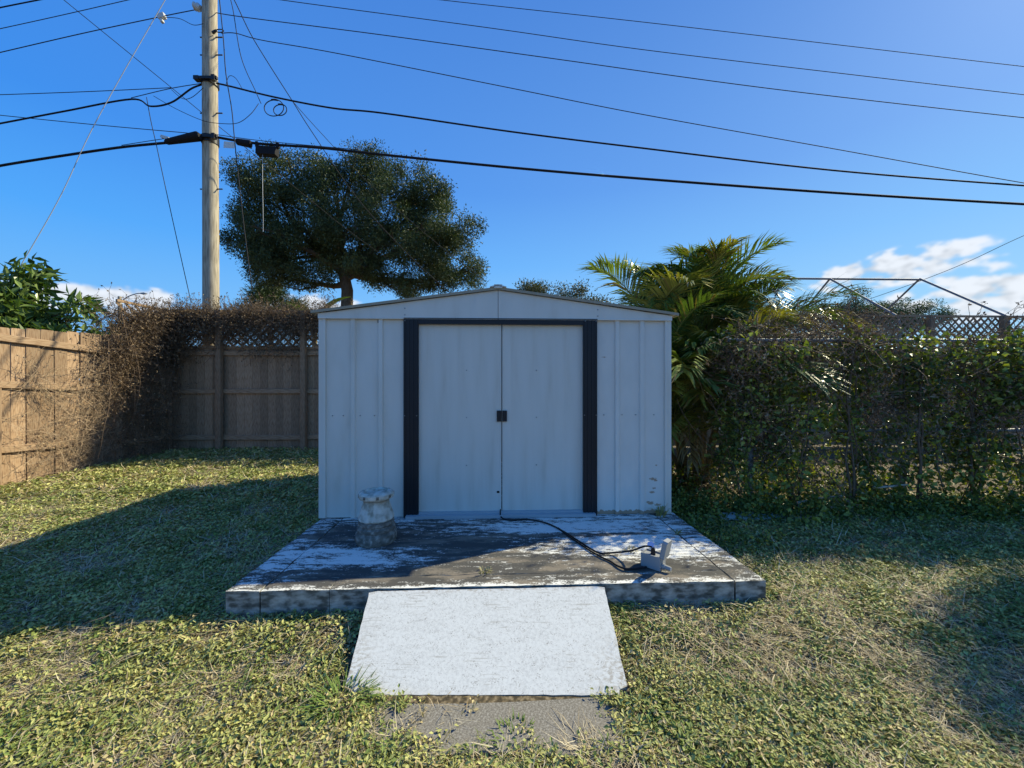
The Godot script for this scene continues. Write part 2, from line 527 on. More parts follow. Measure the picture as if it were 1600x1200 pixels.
	for k in rim_pts.size() - 1:
		var pa: Vector3 = rim_pts[k]
		var pb: Vector3 = rim_pts[k + 1]
		var mid := (pa + pb) * 0.5 - Vector3(-0.1, 0, -1.9)
		side.quad(pa, pb, Vector3(pb.x, -0.14, pb.z), Vector3(pa.x, -0.14, pa.z), Color.WHITE, Vector3(mid.x, 0, mid.z))
	var ramp := thing("concrete_ramp", "white painted concrete ramp leading up to the slab", "ramp")
	put(ramp, "ramp_surface", s.mesh(rm))
	put(ramp, "ramp_side", side.mesh(M.mildew_concrete))


# ------------------------------------------------------------------ shed
func rib_panel(profile: Array, y0: float, y1: float, thick: float, m: Material) -> ArrayMesh:
	var s := Soup.new()
	var x0: float = profile[0][0]
	var x1: float = profile[-1][0]
	var uv := func(p: Vector3) -> Vector2: return Vector2((p.x - x0) / (x1 - x0), 1.0 - (p.y - y0) / (y1 - y0))
	for k in profile.size() - 1:
		var a := Vector3(profile[k][0], y0, profile[k][1])
		var b := Vector3(profile[k + 1][0], y0, profile[k + 1][1])
		var d := Vector3(b.x, y1, b.z)
		var e := Vector3(a.x, y1, a.z)
		var nn := Vector3(-(b.z - a.z), 0, b.x - a.x).normalized()
		s.tri(a, b, d, nn, nn, nn, Color.WHITE, uv.call(a), uv.call(b), uv.call(d))
		s.tri(a, d, e, nn, nn, nn, Color.WHITE, uv.call(a), uv.call(d), uv.call(e))
		s.quad(e, d, Vector3(d.x, y1, -thick), Vector3(e.x, y1, -thick), Color.WHITE, Vector3.UP)
	s.quad(Vector3(x0, y0, -thick), Vector3(x1, y0, -thick), Vector3(x1, y1, -thick), Vector3(x0, y1, -thick), Color.WHITE, Vector3.FORWARD)
	return s.mesh(m)


func ribs(x0: float, x1: float, at: Array, high := 0.018, half := 0.016) -> Array:
	var p := [[x0, 0.0]]
	for x in at:
		p.append_array([[x - half - 0.008, 0.0], [x - half, high], [x + half, high], [x + half + 0.008, 0.0]])
	p.append([x1, 0.0])
	return p


func shed() -> void:
	var sh := thing("garden_shed", "white ribbed metal garden shed with low gable and dark door frame", "shed")
	sh.transform = yard * Transform3D(Basis.IDENTITY, Vector3(0, SLAB + 0.003, 0))
	var wall := 1.705
	var deep := 2.45
	var wide := 3.01
	var a := FastNoiseLite.new()
	a.seed = 9
	a.frequency = 1.0
	a.fractal_octaves = 4
	var rust := stain_image(200, 560, func(u: float, w: float) -> Color:
		var y := (1.0 - w) * wall
		var c := Color(0.68, 0.65, 0.595) * (1.0 + 0.05 * a.get_noise_2d(u * 4.0, w * 5.0))
		var k := 0.0
		for b in [[0.83, 0.3, 0.05, 0.012], [0.87, 0.285, 0.03, 0.008], [0.85, 0.22, 0.03, 0.008], [0.82, 0.185, 0.045, 0.01], [0.8, 0.09, 0.05, 0.014], [0.9, 0.075, 0.05, 0.012], [0.76, 0.1, 0.03, 0.01], [0.88, 0.42, 0.02, 0.006], [0.12, 1.36, 0.035, 0.005]]:
			k = maxf(k, blob(u, y, [b[0], b[1], b[2], b[3], 1.0]))
		k += 0.5 * a.get_noise_2d(u * 30.0, y * 60.0) * (1.0 if k > 0.12 else 0.0)
		if y < 0.03 + 0.02 * a.get_noise_2d(u * 12.0, 3.0):
			k = 0.8
		c = c.lerp(Color(0.3, 0.17, 0.08), 0.8 * smoothstep(0.3, 0.7, k))
		return c.linear_to_srgb())
	var rusty := mat("white_paint_rusty", Color.WHITE, 0.42)
	rusty.albedo_texture = rust
	put(sh, "wall_panel", rib_panel(ribs(0.055, 0.712, [0.283, 0.513]), 0.0, wall, 0.012, M.white_paint))
	put(sh, "wall_panel", rib_panel(ribs(2.35, 2.955, [2.535, 2.752]), 0.0, wall, 0.012, rusty)).set_meta("label", "front panel with rust marks near its foot")
	var sidex := []
	for k in 9:
		sidex.append(0.2 + k * 0.255)
	var side := rib_panel(ribs(0.05, deep - 0.05, sidex), 0.0, wall, 0.012, M.white_paint)
	put(sh, "wall_panel", side, Transform3D(Basis(Vector3.UP, PI / 2), Vector3(wide - 0.014, 0, 0)))
	put(sh, "wall_panel", side, Transform3D(Basis(Vector3.UP, -PI / 2), Vector3(0.014, 0, -deep)))
	var backx := []
	for k in 11:
		backx.append(0.2 + k * 0.26)
	put(sh, "wall_panel", rib_panel(ribs(0.05, wide - 0.05, backx), 0.0, wall, 0.012, M.white_paint), Transform3D(Basis(Vector3.UP, PI), Vector3(wide, 0, -deep)))
	# corner posts with a folded edge
	for cx in [0.0, wide]:
		for cz in [0.0, -deep]:
			var s := Soup.new()
			var sx: float = 1.0 if cx == 0.0 else -1.0
			var sz: float = -1.0 if cz == 0.0 else 1.0
			s.box(Vector3(cx + sx * 0.03, wall / 2, cz + sz * 0.001 + (0.006 if cz == 0.0 else -0.006)), Vector3(0.06, wall, 0.016))
			s.box(Vector3(cx + sx * 0.048, wall / 2, cz + (0.016 if cz == 0.0 else -0.016)), Vector3(0.018, wall - 0.004, 0.008))
			s.box(Vector3(cx + sx * 0.004, wall / 2, cz + sz * 0.035), Vector3(0.014, wall, 0.062))
			put(sh, "corner_post", s.mesh(M.white_paint))
	# gables
	var peak := 1.925
	for z in [0.0, -deep]:
		for k in 2:
			var o := PackedVector2Array([Vector2(0.0, wall - 0.02), Vector2(1.503, wall - 0.02), Vector2(1.503, peak), Vector2(0.0, wall + 0.012)])
			var s := Soup.new()
			var flip := Transform3D.IDENTITY if k == 0 else Transform3D(Basis.from_scale(Vector3(-1, 1, 1)), Vector3(wide, 0, 0))
			s.prism(o, z + (0.016 if z == 0.0 else -0.028), z + (0.028 if z == 0.0 else -0.016), flip)
			s.box(flip * Vector3(0.752, wall - 0.024, z + (0.02 if z == 0.0 else -0.02)), Vector3(1.5, 0.012, 0.026))
			put(sh, "gable_panel", s.mesh(M.white_paint))
	# roof sheets with shallow ribs, their ends covered by a folded strip
	var half := Vector2(1.555, peak + 0.006 - (wall + 0.015)).length()
	var tilt := atan2(peak + 0.006 - (wall + 0.015), 1.555)
	for k in 2:
		var basis := Basis(Vector3.BACK, tilt) if k == 0 else Basis(Vector3.UP, PI) * Basis(Vector3.BACK, tilt)
		var at := Vector3(-0.045, wall + 0.02, 0.045) if k == 0 else Vector3(wide + 0.045, wall + 0.02, -deep - 0.045)
		var s := Soup.new()
		s.box(Vector3(half / 2, 0.004, -(deep + 0.09) / 2), Vector3(half - 0.004, 0.008, deep + 0.09))
		for e in 10:
			s.box(Vector3(half / 2, 0.013, -0.12 - e * 0.255), Vector3(half - 0.02, 0.011, 0.035))
		var sheet := put(sh, "roof_panel", s.mesh(M.white_paint), Transform3D(basis, at))
		var t := Soup.new()
		for e in [0.003, -(deep + 0.093)]:
			t.box(Vector3(half / 2, 0.002, e), Vector3(half, 0.022, 0.008))
		t.box(Vector3(-0.004, 0.001, -(deep + 0.09) / 2), Vector3(0.008, 0.02, deep + 0.09))
		put(sheet, "edge_strip", t.mesh(M.roof_edge))
	var cap := Soup.new()
	cap.prism(PackedVector2Array([Vector2(-0.07, -0.012), Vector2(0.0, 0.004), Vector2(0.07, -0.012), Vector2(0.07, -0.004), Vector2(0.0, 0.013), Vector2(-0.07, -0.004)]), 0.062, -deep - 0.062, Transform3D(Basis.IDENTITY, Vector3(wide / 2, peak + 0.028, 0)))
	cap.box(Vector3(wide / 2, peak + 0.026, 0.056), Vector3(0.07, 0.03, 0.012))
	put(sh, "ridge_cap", cap.mesh(M.white_paint))
	# door frame: dark channel posts, header, pale threshold
	for x in [[0.708, 0.832], [2.236, 2.356]]:
		var s := Soup.new()
		var w: float = x[1] - x[0]
		s.box(Vector3((x[0] + x[1]) / 2, 0.84, 0.014), Vector3(w, 1.68, 0.026))
		for f in [0.1, 0.36, 0.64, 0.9]:
			s.box(Vector3(x[0] + w * f, 0.84, 0.0295), Vector3(0.011, 1.676, 0.005))
		put(sh, "door_post", s.mesh(M.dark_trim))
	var hd := Soup.new()
	hd.box(Vector3(1.534, 1.659, 0.0155), Vector3(1.402, 0.05, 0.029))
	hd.box(Vector3(1.534, 1.681, 0.023), Vector3(1.646, 0.008, 0.022))
	put(sh, "door_header", hd.mesh(M.dark_trim))
	var sl := Soup.new()
	sl.box(Vector3(1.534, 0.012, 0.03), Vector3(1.6, 0.024, 0.08))
	sl.box(Vector3(1.534, 0.032, 0.006), Vector3(1.4, 0.016, 0.03))
	put(sh, "threshold", sl.mesh(M.sill_metal))
	# two sliding doors
	for k in 2:
		var s := Soup.new()
		var x0: float = 0.828 if k == 0 else 1.5405
		var x1: float = 1.5335 if k == 0 else 2.24
		s.box(Vector3((x0 + x1) / 2, 0.84, -0.016 - 0.003 * k), Vector3(x1 - x0, 1.604, 0.018))
		for e in [x0 + 0.006, x1 - 0.006]:
			s.box(Vector3(e, 0.84, -0.006 - 0.003 * k), Vector3(0.008, 1.6, 0.004))
		var door := put(sh, "door", s.mesh(M.door_paint))
		var g := Soup.new()
		var hx: float = 1.5335 - 0.021 if k == 0 else 1.5405 + 0.021
		g.box(Vector3(hx, 0.852, 0.0), Vector3(0.038, 0.094, 0.012))
		g.box(Vector3(hx, 0.87, 0.009), Vector3(0.026, 0.05, 0.008))
		put(door, "handle", g.mesh(M.dark_trim))
		for y in [0.43, 0.84, 1.245]:
			put(door, "screw", screw(), Transform3D(Basis.IDENTITY, Vector3(1.235 if k == 0 else 1.835, y, -0.006)))
		if k == 0:
			var h := Soup.new()
			h.box(Vector3(1.505, 0.2, -0.005), Vector3(0.022, 0.016, 0.005))
			put(door, "latch_hole", h.mesh(M.black_hole))
	for p in [[0.11, 0.86], [0.2, 0.86], [0.34, 0.86], [0.46, 0.86], [2.42, 0.86], [2.58, 0.86], [2.7, 0.86], [2.86, 0.86]]:
		put(sh, "screw", screw(), Transform3D(Basis.IDENTITY, Vector3(p[0], p[1], 0.002)))
	for p in [[0.72, 0.86], [0.82, 0.86], [2.245, 0.86], [2.345, 0.86], [0.722, 1.66], [2.25, 1.665], [2.345, 1.665]]:
		put(sh, "screw", screw(), Transform3D(Basis.IDENTITY, Vector3(p[0], p[1], 0.033)))
	for p in [[0.72, 1.71], [0.72, 1.765], [2.36, 1.71], [2.36, 1.765]]:
		put(sh, "screw", screw(), Transform3D(Basis.IDENTITY, Vector3(p[0], p[1], 0.029)))
	for p in [[0.5, 1.655, 0.012], [2.53, 1.655, 0.012], [2.53, 0.19, 0.012]]:
		var s := Soup.new()
		s.box(Vector3(p[0], p[1], p[2]), Vector3(0.022, 0.026, 0.004))
		put(sh, "slot_hole", s.mesh(M.black_hole))


var screw_mesh: ArrayMesh
func screw() -> ArrayMesh:
	if screw_mesh == null:
		var s := Soup.new()
		s.tube([Vector3(0, 0, -0.004), Vector3(0, 0, 0.003), Vector3(0, 0, 0.0045)], [0.005, 0.005, 0.003], 8, Color.WHITE, true)
		screw_mesh = s.mesh(M.screw_metal)
	return screw_mesh


# ------------------------------------------------------------------ small things on the slab
func lathe(profile: Array, facets: int, m: Material, wave = null) -> ArrayMesh:
	var s := Soup.new()
	var p := func(k: int, i: int) -> Vector3:
		var t := TAU * i / facets
		var rad: float = profile[k][0]
		if wave != null:
			rad *= wave.call(t, profile[k][1])
		return Vector3(rad * cos(t), profile[k][1], rad * sin(t))
	for k in profile.size() - 1:
		for i in facets:
			var a: Vector3 = p.call(k, i)
			var b: Vector3 = p.call(k, i + 1)
			var d: Vector3 = p.call(k + 1, i + 1)
			var e: Vector3 = p.call(k + 1, i)
			var slope := Vector2(profile[k + 1][1] - profile[k][1], -(profile[k + 1][0] - profile[k][0]))
			var out := Vector3(a.x + b.x, 0, a.z + b.z).normalized() * slope.x + Vector3.UP * slope.y
			s.quad(a, b, d, e, Color.WHITE, out)
	return s.mesh(m)


func slab_things() -> void:
	var base := yard * Vector3(0.645, SLAB, 0.455)
	var ped := thing("stone_pedestal", "weathered short ornamental stone pedestal standing before the shed wall", "pedestal", Vector3(-0.98, SLAB + 0.001, -2.78))
	put(ped, "base", lathe([[0.0, 0.0], [0.136, 0.0], [0.143, 0.02], [0.142, 0.062], [0.134, 0.075], [0.128, 0.082], [0.132, 0.09], [0.132, 0.108], [0.122, 0.116], [0.118, 0.122], [0.125, 0.13], [0.124, 0.15], [0.114, 0.158], [0.0, 0.158]], 40, M.mossy_stone))
	put(ped, "shaft", lathe([[0.112, 0.1585], [0.12, 0.168], [0.118, 0.185], [0.106, 0.225], [0.095, 0.262], [0.088, 0.285], [0.092, 0.296]], 96, M.pale_stone, func(t: float, y: float) -> float: return 1.0 + 0.045 * absf(sin(t * 6.0)) * clampf((0.29 - y) / 0.1, 0.0, 1.0)))
	var cap := put(ped, "cap", lathe([[0.088, 0.2965], [0.104, 0.306], [0.122, 0.315], [0.126, 0.322], [0.126, 0.343], [0.118, 0.352], [0.1, 0.36], [0.085, 0.362], [0.078, 0.35], [0.03, 0.346], [0.0, 0.348]], 48, M.pale_stone, func(t: float, y: float) -> float: return (1.0 - 0.05 * absf(sin(t * 4.0))) if y > 0.312 else 1.0))
	for k in 8:
		var s := Soup.new()
		var t := TAU * (k + 0.5) / 8
		s.box(Vector3.ZERO, Vector3(0.018, 0.02, 0.012))
		put(cap, "rosette", s.mesh(M.mossy_stone), Transform3D(Basis(Vector3.UP, PI / 2 - t), Vector3(cos(t) * 0.117, 0.332, sin(t) * 0.117)))
	# outdoor outlet box lying open on the slab
	var bx := thing("outlet_box", "small grey outdoor outlet box with its lid propped open on the slab", "outlet box", Vector3(0.875, SLAB + 0.001, -2.385), -0.75)
	var s := Soup.new()
	s.box(Vector3(0, 0.004, 0), Vector3(0.12, 0.008, 0.085))
	for e in [[Vector3(0, 0.045, 0.0395), Vector3(0.12, 0.074, 0.006)], [Vector3(0, 0.045, -0.0395), Vector3(0.12, 0.074, 0.006)], [Vector3(-0.057, 0.045, 0), Vector3(0.006, 0.074, 0.073)], [Vector3(0.057, 0.045, 0), Vector3(0.006, 0.074, 0.073)]]:
		s.box(e[0], e[1])
	s.box(Vector3(0, 0.07, 0), Vector3(0.107, 0.006, 0.072))
	put(bx, "body", s.mesh(M.grey_plastic))
	s = Soup.new()
	var lean := Basis(Vector3.BACK, -0.2)
	s.prism(PackedVector2Array([Vector2(-0.042, 0.0), Vector2(0.042, 0.0), Vector2(0.042, 0.098), Vector2(0.03, 0.108), Vector2(-0.03, 0.108), Vector2(-0.042, 0.098)]), -0.014, 0.014, Transform3D(lean * Basis(Vector3.UP, PI / 2), Vector3(0.068, 0.078, 0)))
	put(bx, "lid", s.mesh(M.grey_plastic))
	s = Soup.new()
	s.tube([Vector3(0.06, 0.024, 0.012), Vector3(0.078, 0.024, 0.012)], [0.018, 0.018], 12, Color.WHITE, true)
	s.tube([Vector3(0.078, 0.024, 0.012), Vector3(0.115, 0.022, 0.014)], [0.013, 0.013], 12, Color.WHITE, true)
	put(bx, "conduit_stub", s.mesh(M.grey_plastic))
	s = Soup.new()
	s.prism(PackedVector2Array([Vector2(-0.014, 0.0), Vector2(0.014, 0.0), Vector2(0.012, 0.03), Vector2(0.005, 0.044), Vector2(-0.006, 0.044), Vector2(-0.013, 0.03)]), -0.011, 0.011, Transform3D(Basis(Vector3.UP, 0.4), Vector3(0.0, 0.073, 0.0)))
	var plug := thing("power_plug", "black plug standing in the open outlet box with a lilac tag", "plug", bx.transform.origin, -0.75)
	put(plug, "plug_body", s.mesh(M.dark_trim))
	s = Soup.new()
	s.prism(PackedVector2Array([Vector2(-0.02, -0.012), Vector2(0.016, -0.016), Vector2(0.022, 0.008), Vector2(0.004, 0.02), Vector2(-0.018, 0.012)]), -0.001, 0.001, Transform3D(Basis(Vector3.UP, 0.3) * Basis(Vector3.RIGHT, -0.5), Vector3(-0.016, 0.128, 0.0)))
	put(plug, "tag", s.mesh(M.lilac_tag))
	# cords
	var y := SLAB + 0.008
	var plug_top := plug.transform * Vector3(-0.006, 0.117, 0.0)
	cable("extension_cord", "black extension cord running from the door gap to the plug", "cord", "", [Vector3(-0.098, y + 0.06, -3.262), Vector3(-0.095, y + 0.01, -3.235), Vector3(-0.06, y, -3.19), Vector3(0.0, y, -3.17), Vector3(0.13, y, -3.19), Vector3(0.28, y, -3.1), Vector3(0.39, y, -2.93), Vector3(0.48, y, -2.74), Vector3(0.53, y, -2.63), Vector3(0.585, y, -2.55), Vector3(0.67, y + 0.006, -2.545), Vector3(0.76, y + 0.05, -2.47), Vector3(0.83, y + 0.105, -2.41), plug_top], 0.0062, M.cord_rubber, 5)
	cable("supply_cable", "black cable lying beside the extension cord and ending under the box", "cable", "", [Vector3(0.36, y, -3.0), Vector3(0.42, y, -2.83), Vector3(0.475, y, -2.7), Vector3(0.52, y, -2.6), Vector3(0.575, y, -2.5), Vector3(0.62, y, -2.44), Vector3(0.65, y, -2.375), Vector3(0.7, y, -2.335), Vector3(0.78, y, -2.345), Vector3(0.825, y, -2.36)], 0.006, M.cord_rubber, 5)


func spline(pts: Array, steps: int) -> Array:
	var out := []
	for i in pts.size() - 1:
		var p0: Vector3 = pts[maxi(i - 1, 0)]
		var p1: Vector3 = pts[i]
		var p2: Vector3 = pts[i + 1]
		var p3: Vector3 = pts[mini(i + 2, pts.size() - 1)]
		for k in steps:
			out.append(p1.cubic_interpolate(p2, p0, p3, float(k) / steps))
	out.append(pts[-1])
	return out


func cable(called: String, label: String, category: String, group: String, pts: Array, rad: float, m: Material, sides := 6) -> MeshInstance3D:
	var path := spline(pts, 8)
	var radii := []
	for p in path:
		radii.append(rad)
	var s := Soup.new()
	s.tube(path, radii, sides, Color.WHITE, true)
	var o := put(self, called, s.mesh(m))
	tag(o, label, category, group)
	return o


# ------------------------------------------------------------------ fences
func picket(w: float, h: float, cut: float) -> PackedVector2Array:
	return PackedVector2Array([Vector2(-w / 2, 0), Vector2(w / 2, 0), Vector2(w / 2, h - cut), Vector2(w / 2 - cut, h), Vector2(-w / 2 + cut, h), Vector2(-w / 2, h - cut)])


func lattice(fence: Node, run: float, low: float, high: float, side: float) -> void:
	# two layers of thin strips, crossing
	var h := high - low
	var strip := Soup.new()
	strip.box(Vector3.ZERO, Vector3(0.036, h * sqrt(2.0), 0.007))
	var mesh := strip.mesh(M.lattice_wood)
	var pitch := 0.152
	for layer in 2:
		var lean := Basis(Vector3.BACK, -PI / 4 if layer == 0 else PI / 4)
		for k in int((run - h) / pitch) + 1:
			put(fence, "lattice_slat", mesh, Transform3D(lean, Vector3(h / 2 + k * pitch, (low + high) / 2 + r(-0.004, 0.004), side + (0.004 if layer == 0 else -0.004))))
	var trim := Soup.new()
	trim.box(Vector3(run / 2, 0, 0), Vector3(run, 0.04, 0.03))
	for y in [low - 0.02, high + 0.02]:
		put(fence, "lattice_trim", trim.mesh(M.fence_rail), Transform3D(Basis.IDENTITY, Vector3(0, y, side)))


func board(length: float, high: float, thick: float, m: Material) -> ArrayMesh:
	var c := 0.006
	var s := Soup.new()
	var o := PackedVector2Array([Vector2(-thick / 2, -high / 2 + c), Vector2(-thick / 2 + c, -high / 2), Vector2(thick / 2 - c, -high / 2), Vector2(thick / 2, -high / 2 + c), Vector2(thick / 2, high / 2 - c), Vector2(thick / 2 - c, high / 2), Vector2(-thick / 2 + c, high / 2), Vector2(-thick / 2, high / 2 - c)])
	s.prism(o, 0.0, length)
	return s.mesh(m)


func post(side: float, high: float, m: Material) -> ArrayMesh:
	var c := 0.008
	var h := side / 2
	var s := Soup.new()
	s.prism(PackedVector2Array([Vector2(-h, -h + c), Vector2(-h + c, -h), Vector2(h - c, -h), Vector2(h, -h + c), Vector2(h, h - c), Vector2(h - c, h), Vector2(-h + c, h), Vector2(-h, h - c)]), 0.0, high, Transform3D(Basis(Vector3.RIGHT, -PI / 2), Vector3.ZERO))
	return s.mesh(m)


func fences() -> void:
	# boundary fence with lattice: boards on the far side, rails and posts towards the yard
	var fence := thing("lattice_fence", "tall dark board fence topped with wooden lattice behind the shed", "fence", Vector3(-6.2, 0, -7.05), YARD_TURN)
	var boards := []
	for k in 4:
		var s := Soup.new()
		s.prism(picket(0.14, 1.9, 0.004), -0.009, 0.009)
		boards.append(s.mesh(M["fence_wood_%d" % k]))
	var run := 16.6
	var x := -0.07
	while x < run:
		var w: Vector3 = fence.transform * Vector3(x, 0, 0)
		put(fence, "picket", boards[rng.randi() % 4], Transform3D(Basis(Vector3.BACK, r(-0.004, 0.004)), Vector3(x, gh(w.x, w.z) + r(0.025, 0.05), r(-0.004, 0.004))))
		x += 0.14 + r(-0.002, 0.004)
	var rail := board(1.5, 0.085, 0.038, M.fence_rail)
	for k in 11:
		for y in [0.32, 1.17, 1.87]:
			if -0.62 + k * 1.5 > -0.7:
				put(fence, "rail", board(minf(1.495, 1.495), 0.085, 0.038, M.fence_rail) if k == 0 and y == 0.32 else rail, Transform3D(Basis(Vector3.UP, PI / 2), Vector3(0.88 - 0.75 - 0.75 + 0.75 + (k - 0) * 1.5 - 0.65, y + r(-0.008, 0.008), 0.03)))
	var pm := post(0.092, 2.7, M.fence_wood_1)
	for k in 11:
		put(fence, "post", pm, Transform3D(Basis.IDENTITY, Vector3(0.88 + k * 1.5, -0.06, 0.098)))
	put(fence, "post", pm, Transform3D(Basis.IDENTITY, Vector3(-0.02, -0.06, 0.098)))
	lattice(fence, run, 1.99, 2.62, 0.02)
	# the same fence turns the corner for a metre
	var turn := thing("corner_fence", "short tall fence return with lattice buried in dry vines", "fence", Vector3(-6.2, 0, -6.06), PI / 2)
	x = 0.08
	while x < 1.05:
		put(turn, "picket", boards[rng.randi() % 4], Transform3D(Basis.IDENTITY, Vector3(x, 0.06, -0.03)))
		x += 0.147
	for y in [0.36, 1.2, 1.88]:
		put(turn, "rail", board(0.9, 0.085, 0.038, M.fence_rail), Transform3D(Basis(Vector3.UP, PI / 2), Vector3(0.02, y, 0.0)))
	lattice(turn, 0.92, 1.99, 2.6, -0.03)
	# lower sunlit fence along the side of the yard
	var side := thing("picket_fence", "sunlit weathered board fence with three pale rails beside the lawn", "fence", Vector3(-6.2, 0, -6.0), -PI / 2)
	var pale := []
	for k in 4:
		var s := Soup.new()
		s.prism(picket(0.148, 1.96, 0.012), -0.009, 0.009)
		pale.append(s.mesh(M["fence_wood_%d" % k]))
	x = 0.08
	var n := 0
	while x < 3.1:
		var up := 0.11 - 0.085 * minf(x, 1.5) / 1.3
		put(side, "picket", pale[rng.randi() % 4], Transform3D(Basis(Vector3.BACK, r(-0.006, 0.006)), Vector3(x, up + r(-0.012, 0.012), 0.028 + (0.006 if n % 2 else -0.004))))
		x += 0.148 + r(0.001, 0.007)
		n += 1
	for k in 2:
		for e in [[1.72, 1.72], [1.15, 1.15], [0.36, 0.37]]:
			var rise := 0.075 if k == 0 else 0.0
			put(side, "rail", board(1.42 if k == 0 else 1.6, 0.088, 0.038, M.fence_rail), Transform3D(Basis(Vector3.BACK, 0.0) * Basis(Vector3.UP, PI / 2) * Basis(Vector3.RIGHT, -0.053 if k == 0 else 0.0), Vector3(0.05 + k * 1.44, e[0] + rise + 0.0, -0.005)))
	put(side, "post", post(0.095, 2.08, M.fence_wood_2), Transform3D(Basis.IDENTITY, Vector3(-0.01, 0, -0.02)))
	put(side, "post", post(0.095, 1.25, M.fence_wood_3), Transform3D(Basis.IDENTITY, Vector3(1.46, 0, -0.075)))
	# low metal fence under the green vines
	var ch := thing("chain_link_fence", "galvanised chain-link fence almost hidden under green and brown vines", "fence", Vector3(2.2, 0, -3.96), 0.01)
	for k in 4:
		var s := Soup.new()
		s.tube([Vector3(0, 0, 0), Vector3(0, 1.8, 0), Vector3(0, 1.82, 0)], [0.03, 0.03, 0.012], 10, Color.WHITE, true)
		put(ch, "post", s.mesh(M.galvanised), Transform3D(Basis.IDENTITY, Vector3(0.25 + k * 1.58, 0, 0)))
	for y in [1.745, 0.83]:
		var s := Soup.new()
		s.tube([Vector3(0.0, y, 0.05), Vector3(5.4, y - 0.01, 0.05)], [0.021, 0.021], 10, Color.WHITE, true)
		put(ch, "rail", s.mesh(M.galvanised))
	var net := Soup.new()
	for k in 56:
		for lean in 2:
			var pts := []
			for j in 19:
				pts.append(Vector3(k * 0.096 + (0.048 if (j + lean) % 2 else 0.0), j * 0.096, 0.075 + 0.003 * (1 if (j + lean) % 2 else -1)))
			var radii := []
			radii.resize(pts.size())
			radii.fill(0.0016)
			net.tube(pts, radii, 3)
	put(ch, "wire_net", net.mesh(M.galvanised)).set_meta("kind", "stuff")


# ------------------------------------------------------------------ plants: shared pieces
func clump(count: int, spread: float, long: float, wide: float, tones: Array, m: Material, droop := 0.0) -> ArrayMesh:
	var s := Soup.new()
	for k in count:
		var at := rdir() * spread * pow(r(0, 1), 0.4)
		var d := (rdir() + at.normalized() * 0.7 + Vector3.DOWN * droop).normalized()
		var up := (Vector3.UP + rdir() * 0.9).normalized()
		if absf(up.dot(d)) > 0.95:
			up = Vector3.RIGHT
		s.leaf(at, d, up, long * r(0.7, 1.25), wide * r(0.8, 1.2), 0.18, tones[rng.randi() % tones.size()])
	return s.mesh(m)


func twigs(count: int, spread: float, long: float, thick: float, leaves: int, twig_tone: Color, tones: Array) -> ArrayMesh:
	var s := Soup.new()
	for k in count:
		var p := rdir() * spread * r(0.0, 0.8)
		var d := rdir()
		var pts := [p]
		var radii := [thick]
		for j in 4:
			d = (d + rdir() * 0.55 + Vector3.DOWN * 0.12).normalized()
			p += d * long / 4.0
			pts.append(p)
			radii.append(thick * (1.0 - 0.16 * j))
		s.tube(pts, radii, 3, twig_tone * r(0.7, 1.25))
		for j in leaves:
			s.leaf(pts[1 + rng.randi() % 4], rdir(), (Vector3.UP + rdir()).normalized(), r(0.025, 0.05), r(0.014, 0.026), 0.25, tones[rng.randi() % tones.size()])
	return s.mesh(M.dead_leaf)


func in_lobes(lobes: Array, count: int, size: Vector2, tint: Callable, places: Array, tints: Array) -> void:
	var total := 0.0
	for b in lobes:
		total += pow(b[3] * b[4] * b[5], 0.7) * (b[6] if b.size() > 6 else 1.0)
	for b in lobes:
		var share := int(count * pow(b[3] * b[4] * b[5], 0.7) * (b[6] if b.size() > 6 else 1.0) / total) + 1
		for k in share:
			var d := rdir()
			var ring := pow(r(0.0, 1.0), 0.4) * (1.0 + 0.16 * sin(d.x * 7.0 + b[0] * 5.0) * sin(d.y * 6.0 + d.z * 5.0))
			var p := Vector3(b[0] + d.x * b[3] * ring, b[1] + d.y * b[4] * ring, b[2] + d.z * b[5] * ring)
			places.append(Transform3D(Basis(rdir(), r(0, TAU)).scaled(Vector3.ONE * r(size.x, size.y)), p))
			tints.append(tint.call())


func limb(s: Soup, from: Vector3, to: Vector3, r0: float, r1: float, bend := 0.18, sides := 7) -> Array:
	var pts := []
	var radii := []
	var side := rdir() * from.distance_to(to) * bend
	for k in 7:
		var t := k / 6.0
		pts.append(from.lerp(to, t) + side * sin(PI * t) + rdir() * from.distance_to(to) * 0.012)
		radii.append(lerpf(r0, r1, t))
	s.tube(pts, radii, sides)
	return pts


func greens(lo: Vector3, hi: Vector3) -> Callable:
	return func() -> Color:
		var c := lo.lerp(hi, pow(r(0, 1), 1.4)) * r(0.85, 1.15)
		return Color(c.x, c.y, c.z)


